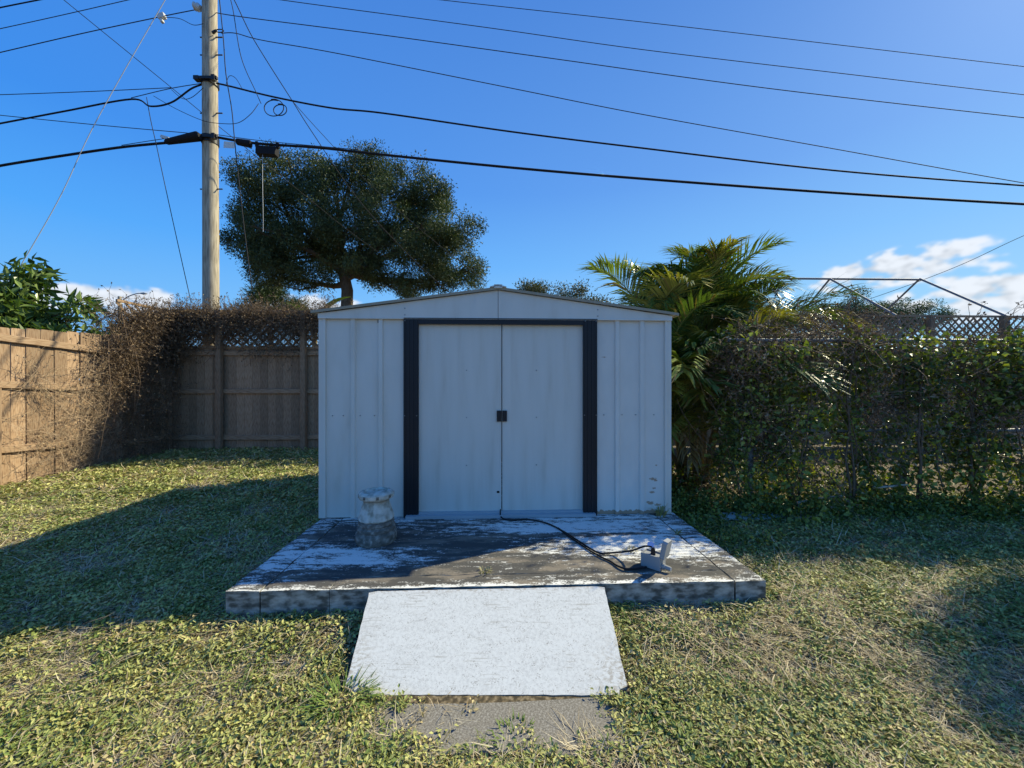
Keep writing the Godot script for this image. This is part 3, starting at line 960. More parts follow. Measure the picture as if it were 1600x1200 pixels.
func tree(called: String, label: String, foot: Vector3, fork: Vector3, lobes: Array, count: int, size: Vector2, leaf: ArrayMesh, tint: Callable, trunk_r: float, limbs := 1.0) -> Node3D:
	var t := thing(called, label, "tree", foot)
	var s := Soup.new()
	var top := fork - foot
	limb(s, Vector3.DOWN * 0.1, top, trunk_r, trunk_r * 0.72, 0.04, 9)
	for b in lobes:
		if r(0, 1) > limbs:
			continue
		var c := Vector3(b[0], b[1], b[2]) - foot
		var main := limb(s, top + Vector3.DOWN * r(0, 0.12) * top.y * (1.0 if b[1] < fork.y + 1.5 else 0.2), c, trunk_r * r(0.28, 0.5), trunk_r * 0.1, 0.2)
		for k in 4:
			var st: Vector3 = main[2 + k]
			var tip := c + Vector3(r(-1, 1) * b[3], r(-0.6, 0.8) * b[4], r(-1, 1) * b[5]) * 0.85
			var sub := limb(s, st, tip, trunk_r * 0.16, trunk_r * 0.035, 0.16, 5)
			for q in 2:
				limb(s, sub[3 + q], sub[3 + q] + rdir() * b[3] * 0.45, trunk_r * 0.06, trunk_r * 0.02, 0.2, 4)
	put(t, "trunk", s.mesh(M.bark))
	var places := []
	var tints := []
	var clumps := []
	for b in lobes:
		clumps.append([b[0], b[1], b[2], b[3] * 0.7, b[4] * 0.7, b[5] * 0.7, 0.5 * (b[6] if b.size() > 6 else 1.0)])
		for k in 11:
			var d := rdir()
			var q := r(0.22, 0.42)
			clumps.append([b[0] + d.x * b[3] * 0.8, b[1] + d.y * b[4] * 0.8, b[2] + d.z * b[5] * 0.8, b[3] * q, b[4] * q, b[5] * q, 2.2 * (b[6] if b.size() > 6 else 1.0)])
	in_lobes(clumps, count, size, tint, places, tints)
	for k in places.size():
		places[k].origin -= foot
	scatter(t, "crown", leaf, places, tints)
	return t


func trees() -> void:
	# spreading oak behind the boundary fence
	var w := Color(1, 1, 1)
	var fine := clump(26, 0.27, 0.09, 0.04, [w, w * 0.8, w * 1.2], M.leaf)
	var oak := [[-10.3, 8.62, -16.4, 1.4, 1.4, 1.7], [-9.32, 9.15, -15.2, 1.45, 1.2, 1.6], [-7.45, 9.55, -16.5, 1.5, 1.28, 1.9], [-5.65, 9.60, -15.4, 1.4, 1.12, 1.6], [-4.26, 8.62, -16.6, 1.35, 1.1, 1.6], [-6.39, 8.12, -16.0, 1.9, 1.4, 2.6, 0.7], [-8.79, 7.86, -15.4, 1.75, 1.3, 1.9, 0.8], [-10.55, 7.32, -16.2, 1.15, 0.95, 1.4], [-3.14, 8.09, -15.6, 0.9, 1.15, 1.2], [-2.88, 6.92, -16.2, 1.25, 1.2, 1.6], [-4.26, 6.79, -15.2, 1.5, 1.2, 1.7, 0.8], [-1.86, 6.20, -15.8, 0.75, 0.62, 1.0], [-5.32, 5.99, -16.4, 1.2, 0.7, 1.5, 1.0], [-9.98, 6.31, -15.6, 1.1, 0.5, 1.3, 1.1], [-8.25, 5.73, -15.9, 1.1, 0.42, 1.3, 1.1], [-2.93, 5.46, -15.7, 1.1, 0.32, 1.2, 1.2], [-8.6, 6.90, -15.0, 1.2, 0.6, 1.2], [-6.4, 7.10, -14.6, 1.2, 0.6, 1.0], [-10.6, 6.80, -15.4, 0.9, 0.5, 1.0], [-3.6, 6.10, -15.0, 1.2, 0.5, 1.0], [-7.2, 8.60, -14.6, 1.3, 1.0, 1.0], [-5.0, 7.90, -14.5, 1.3, 1.1, 1.0]]
	oak.append_array([[-4.0, 9.2, -15.6, 1.2, 0.95, 1.3], [-3.2, 8.7, -15.4, 0.85, 0.8, 1.0], [-9.8, 9.6, -15.8, 1.1, 0.8, 1.2], [-8.4, 9.9, -15.9, 1.2, 0.8, 1.2], [-6.5, 10.1, -15.6, 1.2, 0.75, 1.2]])
	for k in 10:
		var x := -10.5 + k * 0.94
		oak.append([x, 7.1 + r(-0.25, 0.25), -15.6 + r(-1.2, 1.0), 0.95, 0.7, 1.3])
		if absf(x + 6.9) > 0.7:
			oak.append([x + r(-0.2, 0.2), 5.85 + r(-0.35, 0.3) - (0.25 if x > -6.0 else 0.0) + (0.45 if x < -10.0 else 0.0), -15.7 + r(-1.0, 1.0), 0.8, 0.5, 1.1, 1.1])
	tree("oak_tree", "large spreading oak with dense dark green crown beside the utility pole", Vector3(-6.5, 0.1, -16.0), Vector3(-7.0, 6.2, -16.0), oak, 9000, Vector2(0.65, 1.2), fine, greens(Vector3(0.04, 0.062, 0.022), Vector3(0.15, 0.18, 0.07)), 0.3, 0.4)
	# broad-leaved fruit tree over the side fence
	var big := clump(9, 0.2, 0.2, 0.07, [w, w * 0.75, w * 1.25], M.glossy_leaf, 0.35)
	tree("fruit_tree", "broad-leaved green tree rising over the sunlit board fence", Vector3(-8.6, 0.1, -6.3), Vector3(-8.5, 1.7, -6.3), [[-8.9, 2.5, -6.2, 0.75, 0.65, 0.8], [-7.95, 2.75, -6.4, 0.36, 0.5, 0.45], [-8.35, 2.2, -6.3, 0.8, 0.5, 0.7], [-7.5, 2.1, -6.6, 0.36, 0.33, 0.45], [-7.35, 2.62, -6.5, 0.13, 0.1, 0.15], [-7.1, 1.95, -6.7, 0.3, 0.2, 0.3], [-9.6, 2.4, -6.2, 0.7, 0.6, 0.7], [-7.6, 1.75, -6.3, 0.6, 0.3, 0.4]], 620, Vector2(0.7, 1.1), big, greens(Vector3(0.07, 0.13, 0.03), Vector3(0.26, 0.34, 0.1)), 0.09)
	# dense dark conifer-like tree, far off
	var needle := clump(22, 0.3, 0.32, 0.03, [w, w * 0.8, w * 1.25], M.leaf, 0.3)
	tree("conical_tree", "small dense dome-shaped evergreen seen between the pole and the oak trunk", Vector3(-12.5, 0.1, -20.0), Vector3(-12.5, 3.4, -20.0), [[-12.5, 5.35, -20.0, 1.35, 0.9, 1.3], [-12.5, 6.25, -20.0, 0.7, 0.42, 0.7], [-13.4, 4.95, -20.0, 0.7, 0.5, 0.7], [-11.5, 4.95, -20.0, 0.8, 0.55, 0.7]], 420, Vector2(0.8, 1.2), needle, greens(Vector3(0.03, 0.06, 0.025), Vector3(0.11, 0.14, 0.04)), 0.16)
	tree("round_tree", "rounded grey-green tree top showing above the shed roof beside the palm", Vector3(1.3, 0.1, -14.0), Vector3(1.3, 3.0, -14.0), [[0.6, 4.35, -14.0, 0.75, 0.5, 0.8], [1.4, 4.4, -14.2, 0.9, 0.48, 0.8], [2.35, 4.25, -13.8, 0.8, 0.5, 0.8], [3.1, 3.9, -14.0, 0.7, 0.5, 0.7], [0.0, 4.0, -14.0, 0.6, 0.4, 0.6]], 720, Vector2(0.6, 1.0), fine, greens(Vector3(0.07, 0.08, 0.04), Vector3(0.18, 0.17, 0.085)), 0.16)
	tree("flat_tree", "flat-topped layered tree behind the metal canopy frame", Vector3(18.6, 0.1, -20.0), Vector3(18.6, 3.6, -20.0), [[16.6, 5.15, -20.0, 1.1, 0.42, 1.2], [18.0, 5.3, -20.4, 1.1, 0.35, 1.2], [18.4, 4.7, -19.6, 1.6, 0.5, 1.3], [20.4, 5.2, -20.0, 1.2, 0.38, 1.2], [21.6, 4.75, -20.0, 0.9, 0.35, 1.0], [16.4, 4.4, -20.0, 1.4, 0.5, 1.2], [20.0, 4.3, -20.0, 1.6, 0.5, 1.2], [17.9, 5.95, -20.0, 0.4, 0.25, 0.4]], 1150, Vector2(0.7, 1.1), fine, greens(Vector3(0.05, 0.085, 0.045), Vector3(0.13, 0.17, 0.08)), 0.2)
	# a shrub past the chain-link fence corner whose shade falls on the lawn
	tree("shade_tree", "small leafy tree at the end of the vine covered fence shading the lawn", Vector3(6.15, 0.0, -3.45), Vector3(6.15, 1.6, -3.45), [[6.15, 2.5, -3.5, 0.55, 0.5, 0.4], [6.00, 2.95, -3.62, 0.42, 0.35, 0.35], [6.60, 2.2, -3.3, 0.6, 0.5, 0.5], [6.70, 2.8, -3.5, 0.6, 0.5, 0.5], [6.20, 2.0, -3.2, 0.5, 0.4, 0.4]], 900, Vector2(0.4, 0.7), fine, greens(Vector3(0.05, 0.085, 0.03), Vector3(0.14, 0.18, 0.06)), 0.06)
	# banana-like plant between the conifer and the shed
	var ban := thing("banana_plant", "broad upright banana leaves just above the lattice fence beside the shed roof", "plant", Vector3(-5.15, 0.1, -10.0))
	var s := Soup.new()
	s.tube([Vector3(0, 0, 0), Vector3(0.03, 1.3, 0), Vector3(0.02, 2.7, 0)], [0.12, 0.1, 0.05], 9)
	put(ban, "stem", s.mesh(M.palm_stem))
	for e in [[0.1, 1.35, 1.3], [1.9, 0.95, 1.25], [3.3, 0.8, 1.3], [4.6, 1.0, 1.15], [0.0, 0.7, 1.2], [2.8, 1.2, 1.35]]:
		s = Soup.new()
		var prev := [Vector3.ZERO, Vector3.ZERO, Vector3.ZERO]
		var p := Vector3.ZERO
		for j in 9:
			var t := (j + 1) / 9.0
			var el: float = lerpf(e[1], e[1] - 1.1, t)
			p += Vector3(cos(el), sin(el), 0) * e[2] / 9.0
			var hw := 0.17 * sin(PI * minf(t * 0.93 + 0.03, 1.0))
			var now := [p + Vector3(0, 0.05 * hw / 0.17, hw), p, p + Vector3(0, 0.05 * hw / 0.17, -hw)]
			var col := Color(0.12, 0.18, 0.04) * r(0.8, 1.25)
			s.quad(prev[0], prev[1], now[1], now[0], col, Vector3.UP)
			s.quad(prev[1], prev[2], now[2], now[1], col, Vector3.UP)
			prev = now
		put(ban, "leaf", s.mesh(M.frond_leaf), Transform3D(Basis(Vector3.UP, e[0]), Vector3(0.02, 2.65, 0)))


func frond(long: float, pairs: int, leaflet: float, e0: float, e1: float, tone: Color, dry: float) -> ArrayMesh:
	var s := Soup.new()
	var pts := [Vector3.ZERO]
	var radii := [0.013]
	var p := Vector3.ZERO
	var steps := 14
	var tang := []
	for k in steps:
		var t := (k + 0.5) / steps
		var el := lerpf(e0, e1, t * t * 0.6 + t * 0.4)
		var d := Vector3(cos(el), sin(el), 0.04 * sin(t * 5.0))
		tang.append(d)
		p += d * long / steps
		pts.append(p)
		radii.append(0.013 * (1.0 - 0.85 * t))
	tang.append(tang[-1])
	s.tube(pts, radii, 5, Color(0.3, 0.28, 0.08) if dry < 0.5 else Color(0.26, 0.18, 0.1))
	for k in pairs:
		var t := 0.16 + 0.83 * k / (pairs - 1.0)
		var f := t * steps
		var i := mini(int(f), steps - 1)
		var at: Vector3 = pts[i].lerp(pts[i + 1], f - i)
		var d: Vector3 = tang[i]
		var up := Vector3(-d.y, d.x, 0)
		for side in [-1.0, 1.0]:
			if dry > 0.5 and r(0, 1) < 0.25:
				continue
			var l := leaflet * (0.45 + 0.75 * sin(PI * (0.12 + 0.8 * t))) * r(0.85, 1.1)
			var a := lerpf(1.15, 0.45, t) + r(-0.12, 0.12)
			var dir := (d * cos(a) + Vector3(0, 0, side) * sin(a) + up * (0.35 + r(-0.15, 0.15))).normalized()
			var fall := Vector3.DOWN * (0.4 + dry * 0.8 + r(0, 0.25))
			var mid := at + dir * l * 0.5
			var tip := mid + (dir + fall).normalized() * l * 0.5
			var wv := (dir.cross(up)).normalized() * (0.0135 - 0.006 * dry) * r(0.8, 1.2)
			var col := tone * r(0.75, 1.3)
			if r(0, 1) < 0.08 + dry:
				col = Color(0.33, 0.24, 0.1) * r(0.7, 1.3)
			var face := up + Vector3.UP * 0.3
			s.quad(at - wv * 0.4, at + wv * 0.4, mid + wv, mid - wv, col, face)
			s.flat(mid - wv, mid + wv, tip, col, face)
	return s.mesh(M.frond_leaf)


func palm() -> void:
	var pm := thing("areca_palm", "clumping feather palm with arching yellow-green fronds beside the shed", "palm", Vector3(2.5, 0.0, -5.2))
	pm.scale = Vector3.ONE * 0.96
	var kinds := []
	var tones := [Color(0.22, 0.27, 0.06), Color(0.13, 0.19, 0.05), Color(0.42, 0.38, 0.1)]
	for k in 9:
		var shape: Array = [[1.5, 1.45, -0.1], [1.35, 1.15, -0.5], [1.25, 0.75, -0.8]][k % 3]
		kinds.append(frond(shape[0], 50, 0.46, shape[1], shape[2], tones[int(k / 3.0)], 0.0))
	var dead := []
	for k in 3:
		dead.append(frond(1.25, 30, 0.36, [0.7, 0.2, -0.3][k], [-0.8, -1.2, -1.45][k], Color(0.5, 0.38, 0.2), 1.0))
	var heads := [[0.1, 2.15, 0.0, 10], [-0.65, 1.85, 0.1, 9], [0.6, 2.0, -0.1, 9], [-0.2, 1.6, 0.25, 9], [0.75, 1.4, 0.2, 8], [-0.5, 1.15, 0.2, 9], [0.2, 1.05, 0.35, 9], [-0.3, 2.2, -0.45, 8], [0.4, 2.35, -0.3, 9], [-0.75, 0.75, 0.35, 9], [-0.35, 0.6, 0.6, 8], [-0.6, 1.3, 0.5, 9], [0.0, 1.2, 0.7, 8]]
	var spin := 0.0
	for h in heads:
		var s := Soup.new()
		var top := Vector3(h[0], h[1], h[2])
		var foot := Vector3(h[0] * 0.35, 0, h[2] * 0.35)
		var pts := []
		var radii := []
		for k in 12:
			pts.append(foot.lerp(top, k / 11.0) + Vector3(h[0], 0, h[2]) * 0.12 * sin(PI * k / 11.0) * -1.0)
			radii.append(0.032 + (0.005 if k % 2 else 0.0) - 0.008 * k / 11.0)
		s.tube(pts, radii, 8)
		put(pm, "stem", s.mesh(M.palm_stem))
		for k in h[3]:
			spin += 2.399
			var low: bool = k >= h[3] - 3
			var mesh: ArrayMesh = kinds[(rng.randi() % 3) * 3 + (2 if low else (0 if k < 2 else 1))]
			put(pm, "frond", mesh, Transform3D(Basis(Vector3.UP, spin + r(-0.3, 0.3)) * Basis(Vector3.RIGHT, r(-0.2, 0.2)) * Basis.from_scale(Vector3.ONE * r(0.8, 1.05)), top + Vector3(0, 0.02, 0)))
	for e in [[0.62, 1.95, -0.1, -0.15, 0, 1.0], [0.7, 1.75, 0.1, 0.25, 0, 1.05], [0.6, 1.6, 0.2, -0.5, 1, 0.9], [-0.6, 1.9, 0.1, 2.9, 0, 0.9], [-0.62, 1.95, 0.1, 2.3, 0, 0.95], [-0.3, 1.2, 0.3, -1.9, 2, 0.9], [0.3, 1.3, 0.4, -1.2, 2, 1.0], [0.5, 1.2, 0.4, -0.9, 1, 0.9], [-0.6, 1.7, 0.2, 3.6, 1, 0.8], [0.8, 1.9, 0.0, -0.3, 0, 1.15], [0.9, 1.7, 0.1, 0.1, 0, 1.1], [-0.75, 2.0, 0.0, 2.6, 0, 0.7]]:
		put(pm, "frond", dead[e[4]], Transform3D(Basis(Vector3.UP, e[3]).scaled(Vector3.ONE * e[5]), Vector3(e[0], e[1], e[2]))).set_meta("label", "dry brown frond")


# ------------------------------------------------------------------ vines
func vines() -> void:
	var w := Color(1, 1, 1)
	var brown := [Color(0.24, 0.165, 0.1), Color(0.16, 0.11, 0.07), Color(0.34, 0.25, 0.15), Color(0.12, 0.085, 0.055)]
	var dry := twigs(11, 0.17, 0.52, 0.0036, 5, Color(0.19, 0.13, 0.085), brown)
	var bare := twigs(10, 0.16, 0.4, 0.0026, 1, Color(0.3, 0.22, 0.15), brown)
	var tint := func() -> Color: return w * r(0.7, 1.25)
	var places := []
	var tints := []
	var add := func(p: Vector3, lo: float, hi: float) -> void:
		places.append(Transform3D(Basis(rdir(), r(0, TAU)).scaled(Vector3.ONE * r(lo, hi)), p))
		tints.append(tint.call())
	# along the lattice
	var back := Transform3D(Basis(Vector3.UP, YARD_TURN), Vector3(-6.2, 0, -7.05))
	for k in 760:
		var x := r(-0.1, 2.95)
		var thick := 0.75 + 0.25 * sin(x * 4.0 + 1.0)
		var y := 2.57 - absf(rng.randfn(0.0, 0.4)) * thick + r(0, 0.06) + 0.05 * sin(x * 5.0)
		if y < 1.75 or (y < 2.5 and r(0, 1) < 0.25):
			continue
		add.call(back * Vector3(x, y, r(-0.06, 0.13)), 0.4, 0.85)
	var vine := thing("dry_vine", "brown dry vine draped over the lattice behind the shed wall", "vine", Vector3.ZERO)
	scatter(vine, "tangle", dry, places, tints)
	for k in 26:
		var x := r(0.0, 2.9)
		var q := Soup.new()
		limb(q, back * Vector3(x, r(2.5, 2.68), r(0.02, 0.14)), back * Vector3(x + r(-0.5, 0.5), r(1.55, 2.45), r(0.03, 0.2)), r(0.004, 0.008), 0.003, 0.16, 5)
		put(vine, "stem", q.mesh(M.twig))
	# the corner
	places.clear()
	tints.clear()
	for k in 380:
		var t := pow(r(0, 1), 0.8)
		var d := lerpf(5.95, 7.05, t)
		var y := 2.5 - absf(rng.randfn(0.0, 0.42)) - 0.5 * smoothstep(0.45, 0.0, t)
		if y < 0.2:
			continue
		add.call(Vector3(-6.16 + absf(rng.randfn(0.0, 0.05)), y, -d), 0.4, 0.8)
	for k in 90:
		add.call(Vector3(-6.14 + r(0, 0.1), r(0.15, 1.9), -r(5.75, 6.9)), 0.5, 0.9)
	for k in 60:
		add.call(Vector3(-6.2 + r(-0.15, 0.06), r(2.1, 2.5), -r(5.9, 7.0)), 0.5, 0.9)
	vine = thing("dry_vine", "thick brown dead vine mass piled over the fence corner", "vine", Vector3.ZERO)
	scatter(vine, "tangle", dry, places, tints)
	for k in 34:
		var z := -r(5.75, 7.0)
		var q := Soup.new()
		limb(q, Vector3(-6.12 + r(0, 0.1), r(2.0, 2.55), z), Vector3(-6.08 + r(-0.03, 0.12), r(0.1, 1.6), z + r(-0.35, 0.45)), r(0.004, 0.007), 0.0025, 0.14, 5)
		put(vine, "stem", q.mesh(M.twig))
	# thin tendrils on the sunlit boards
	places.clear()
	tints.clear()
	for k in 110:
		var d := 5.95 - absf(rng.randfn(0.0, 0.65))
		var y := r(0.1, 1.75)
		if d < 3.2 or (y > 1.55 and d < 5.6):
			continue
		places.append(Transform3D(Basis(Vector3.UP, PI / 2).scaled(Vector3(0.16, 1, 1)) * Basis(Vector3.BACK, r(0, TAU)).scaled(Vector3.ONE * r(0.6, 1.2)), Vector3(-6.12, y, -d)))
		tints.append(w * r(0.9, 1.5))
	vine = thing("dry_vine", "sparse brown tendrils clinging to the sunlit board fence", "vine", Vector3.ZERO)
	scatter(vine, "tangle", bare, places, tints)
	# on the lattice past the palm
	places.clear()
	tints.clear()
	for k in 260:
		var x := 10.2 + absf(rng.randfn(0.0, 1.5)) * (1.0 if k % 3 else -0.5)
		add.call(back * Vector3(x, 2.68 - absf(rng.randfn(0.0, 0.16)), r(-0.05, 0.12)), 0.4, 0.75)
	vine = thing("dry_vine", "brown vine strands on the lattice beyond the chain-link fence", "vine", Vector3.ZERO)
	scatter(vine, "tangle", dry, places, tints)
	# green and brown vines over the chain-link fence
	var heart := clump(12, 0.125, 0.06, 0.048, [w, w * 0.75, w * 1.25], M.glossy_leaf, 0.3)
	var green := greens(Vector3(0.085, 0.12, 0.03), Vector3(0.34, 0.38, 0.09))
	var hedge := thing("vine_hedge", "wall of green and brown vines covering the low chain-link fence", "hedge", Vector3(2.2, 0, -3.96))
	var lp := []
	var lt := []
	places.clear()
	tints.clear()
	var patch := FastNoiseLite.new()
	patch.seed = 3
	patch.frequency = 0.9
	for k in 5300:
		var x := r(-0.1, 5.3)
		var y := r(0.0, 1.0)
		y = 1.8 * pow(y, 0.85)
		var g := patch.get_noise_2d(x * 1.6, y * 1.1)
		var thick := 0.09 + 0.1 * smoothstep(1.0, 1.75, y) + 0.14 * smoothstep(0.7, 0.0, y) + 0.06 * sin(x * 3.1)
		var p := Vector3(x, y + 0.05 * sin(x * 2.3), 0.05 + rng.randfn(0.0, 0.75) * thick)
		var open := maxf(exp(-pow((x - 0.97) / 0.32, 2.0)), maxf(0.8 * exp(-pow((x - 2.0) / 0.4, 2.0)) * smoothstep(1.3, 0.8, y), exp(-pow((x - 3.3) / 0.35, 2.0)) * smoothstep(1.1, 0.6, y))) * smoothstep(1.75, 1.5, y)
		if (g < -0.2 and y < 1.6 and r(0, 1) < 0.7) or r(0, 1) < open * 0.6:
			continue
		if r(0, 1) < 0.5 + 0.9 * g + (0.18 if y < 0.6 else 0.0) - (0.25 if y > 1.65 else 0.0):
			lp.append(Transform3D(Basis(rdir(), r(0, TAU)).scaled(Vector3.ONE * r(0.55, 1.1)), p))
			lt.append(green.call() if r(0, 1) > 0.12 + 0.35 * open else Color(0.44, 0.46, 0.1) * r(0.8, 1.2))
		elif r(0, 1) < 0.24 - 0.14 * open:
			places.append(Transform3D(Basis(rdir(), r(0, TAU)).scaled(Vector3.ONE * r(0.5, 0.95)), p))
			tints.append(w * r(0.8, 1.5))
	scatter(hedge, "foliage", heart, lp, lt)
	scatter(hedge, "tangle", dry, places, tints)
	var st := Soup.new()
	for x in [1.17, 1.85, 2.4, 3.3, 4.2, 0.6]:
		var p := Vector3(x, 0, 0.14)
		for k in 3:
			limb(st, p + Vector3(r(-0.03, 0.03), 0, r(-0.02, 0.03)), p + Vector3(r(-0.12, 0.12), r(1.3, 1.7), r(-0.06, 0.06)), 0.013, 0.006, 0.04, 5)
	for k in 46:
		var x := r(0.0, 5.0)
		limb(st, Vector3(x, r(0.0, 1.2), r(0.06, 0.22)), Vector3(x + r(-0.9, 0.9), r(0.9, 1.82), r(0.05, 0.2)), r(0.004, 0.008), 0.003, 0.16, 5)
	put(hedge, "stem", st.mesh(M.twig)).set_meta("kind", "stuff")
	# leafy weeds along the foot of the vines and beside the slab
	lp = []
	lt = []
	for k in 900:
		var x := r(1.6, 5.4)
		var z := -3.85 + absf(rng.randfn(0.0, 0.22))
		lp.append(Transform3D(Basis(rdir(), r(0, TAU)).scaled(Vector3.ONE * r(0.3, 0.7)), Vector3(x, gh(x, z) + r(0.02, 0.2) * (1.0 - smoothstep(-3.8, -3.2, z)), z)))
		lt.append(green.call())
	for k in 420:
		var l := yard * Vector3(3.06 + absf(rng.randfn(0.0, 0.3)), 0, r(-2.2, 0.5))
		lp.append(Transform3D(Basis(rdir(), r(0, TAU)).scaled(Vector3.ONE * r(0.3, 0.6)), Vector3(l.x, gh(l.x, l.z) + r(0.01, 0.12), l.z)))
		lt.append(green.call())
	for k in 420:
		var x := r(1.5, 4.2)
		var z := r(-5.6, -4.1)
		lp.append(Transform3D(Basis(rdir(), r(0, TAU)).scaled(Vector3.ONE * r(0.4, 0.9)), Vector3(x, gh(x, z) + r(0.02, 0.22), z)))
		lt.append(green.call())
	var weeds := scatter(self, "ground_cover", heart, lp, lt)
	tag(weeds, "low leafy ground cover at the foot of the vine covered fence", "ground cover", "", "stuff")


# ------------------------------------------------------------------ lawn
func lawn() -> void:
	var w := Color(1, 1, 1)
	var weed := []
	for v in 3:
		var s := Soup.new()
		for k in 11:
			var at := Vector3(r(-0.04, 0.04), r(0.003, 0.034), r(-0.03, 0.03))
			var d := (rdir() * Vector3(1, 0.45, 1)).normalized()
			s.leaf(at, d, (Vector3.UP + rdir() * 0.55).normalized(), r(0.013, 0.028), r(0.008, 0.015), 0.15, w * r(0.7, 1.3))
		for k in 3:
			var at := Vector3(r(-0.03, 0.03), 0, r(-0.03, 0.03))
			s.tube([at, at + Vector3(r(-0.02, 0.02), 0.02, r(-0.02, 0.02)), at + Vector3(r(-0.04, 0.04), 0.022, r(-0.04, 0.04))], [0.0011, 0.001, 0.0008], 3, Color(0.8, 0.7, 0.5))
		weed.append(s.mesh(M.lawn_leaf))
	var blade := []
	for v in 2:
		var s := Soup.new()
		for k in 9:
			var at := Vector3(r(-0.02, 0.02), 0, r(-0.02, 0.02))
			var t := r(0, TAU)
			var d := Vector3(cos(t), 0, sin(t))
			var side := Vector3(-d.z, 0, d.x) * r(0.0013, 0.0022)
			var h := r(0.025, 0.055)
			var mid := at + d * h * r(0.25, 0.5) + Vector3.UP * h * 0.65
			var tip := mid + d * h * r(0.4, 0.8) + Vector3.UP * h * r(-0.2, 0.35)
			var col := w * r(0.75, 1.25)
			s.quad(at - side, at + side, mid + side, mid - side, col, Vector3.UP + d * -0.3)
			s.flat(mid - side, mid + side, tip, col, Vector3.UP)
		blade.append(s.mesh(M.lawn_leaf))
	var straw := []
	for v in 2:
		var s := Soup.new()
		for k in 9:
			var at := Vector3(r(-0.04, 0.04), r(0.002, 0.014), r(-0.04, 0.04))
			var t := r(0, TAU)
			var d := Vector3(cos(t), r(-0.05, 0.16), sin(t))
			var side := Vector3(-d.z, 0, d.x) * r(0.001, 0.0018)
			var l := r(0.03, 0.09) if k > 1 else r(0.1, 0.17)
			var mid := at + d * l * 0.5 + Vector3.UP * r(-0.002, 0.008)
			var tip := mid + (d + rdir() * 0.35) * l * 0.5
			s.quad(at - side, at + side, mid + side, mid - side, w * r(0.7, 1.25), Vector3.UP)
			s.flat(mid - side, mid + side, tip, w * r(0.7, 1.25), Vector3.UP)
		straw.append(s.mesh(M.lawn_leaf))
	var patch := FastNoiseLite.new()
	patch.seed = 17
	patch.frequency = 1.0
	patch.fractal_octaves = 4
	var places := [[], [], [], [], [], [], []]
	var tints := [[], [], [], [], [], [], []]
	var inv := yard.affine_inverse()
	var zones := [[1.15, 1.9, 3600, 0.8], [1.9, 2.8, 2600, 0.95], [2.8, 4.2, 1500, 1.2], [4.2, 7.2, 700, 1.7]]
	for zn in zones:
		var area: float = 1.4 * (zn[1] * zn[1] - zn[0] * zn[0])
		for k in int(area * zn[2]):
			var d := sqrt(r(zn[0] * zn[0], zn[1] * zn[1]))
			var x := r(-1.42, 1.42) * d
			var z := -d
			var l: Vector3 = inv * Vector3(x, 0, z)
			if l.x > 0.0 and l.x < 3.06 and l.z < 1.14 and l.z > -2.64:
				continue
			if z > -2.17 and z < -1.66 and x > -0.79 and x < 0.53:
				continue
			if x < -6.15 or (x > 1.6 and d > 4.3):
				continue
			var old := Vector2((x + 0.06) / 0.5, (z + 1.57) / 0.17)
			var bare := patch.get_noise_2d(x * 1.5, z * 1.5) + 0.55 * patch.get_noise_2d(x * 6.0 + 30.0, z * 6.0)
			if old.length() < 1.0 + 0.45 * patch.get_noise_2d(x * 9.0, z * 9.0) and z > -1.66:
				if r(0, 1) > 0.02:
					continue
			# worn, drier ground on the side towards the vines; greener beside the ramp
			var dryness := 0.1 + 1.05 * bare + 0.26 * smoothstep(0.8, 1.6, x) * smoothstep(2.7, 2.0, d) - 0.3 * exp(-pow((absf(x + 0.1) - 0.75) / 0.22, 2.0)) * smoothstep(2.4, 1.9, d)
			var kind := 0
			var roll := r(0, 1)
			if dryness > 0.3:
				if roll < 0.34:
					continue
				kind = 5 + rng.randi() % 2 if roll < 0.78 else rng.randi() % 3
			elif dryness > 0.08:
				kind = 5 + rng.randi() % 2 if roll < 0.34 else (3 + rng.randi() % 2 if roll < 0.42 else rng.randi() % 3)
			else:
				kind = 5 + rng.randi() % 2 if roll < 0.12 else (3 + rng.randi() % 2 if roll < 0.24 else rng.randi() % 3)
			var size: float = zn[3] * r(0.55, 1.4)
			var lean := Basis(Vector3(r(-1, 1), 0, r(-1, 1)).normalized(), r(0, 0.3))
			places[kind].append(Transform3D(lean * Basis(Vector3.UP, r(0, TAU)) * Basis.from_scale(Vector3.ONE * size), Vector3(x, gh(x, z) + 0.002, z)))
			var g := Vector3(0.17, 0.235, 0.05).lerp(Vector3(0.58, 0.54, 0.2), clampf(0.45 + 0.6 * patch.get_noise_2d(x * 3.0 + 80.0, z * 3.0) + r(-0.3, 0.3), 0, 1))
			if kind >= 5:
				g = Vector3(0.42, 0.32, 0.19).lerp(Vector3(0.68, 0.58, 0.4), r(0, 1))
			elif r(0, 1) < 0.16:
				g = Vector3(0.5, 0.4, 0.2)
			tints[kind].append(Color(g.x, g.y, g.z))
	var names := ["lawn_weeds", "lawn_weeds", "lawn_weeds", "lawn_grass", "lawn_grass", "lawn_straw", "lawn_straw"]
	var labels := ["small-leaved green weeds creeping all over the lawn", "small-leaved green weeds creeping all over the lawn", "small-leaved green weeds creeping all over the lawn", "short green grass blades growing among the lawn weeds", "short green grass blades growing among the lawn weeds", "dry tan straw lying between the lawn weeds", "dry tan straw lying between the lawn weeds"]
	var meshes := [weed[0], weed[1], weed[2], blade[0], blade[1], straw[0], straw[1]]
	for k in 7:
		var o := scatter(self, names[k], meshes[k], places[k], tints[k])
		tag(o, labels[k], "grass", names[k].replace("_", " "), "stuff")
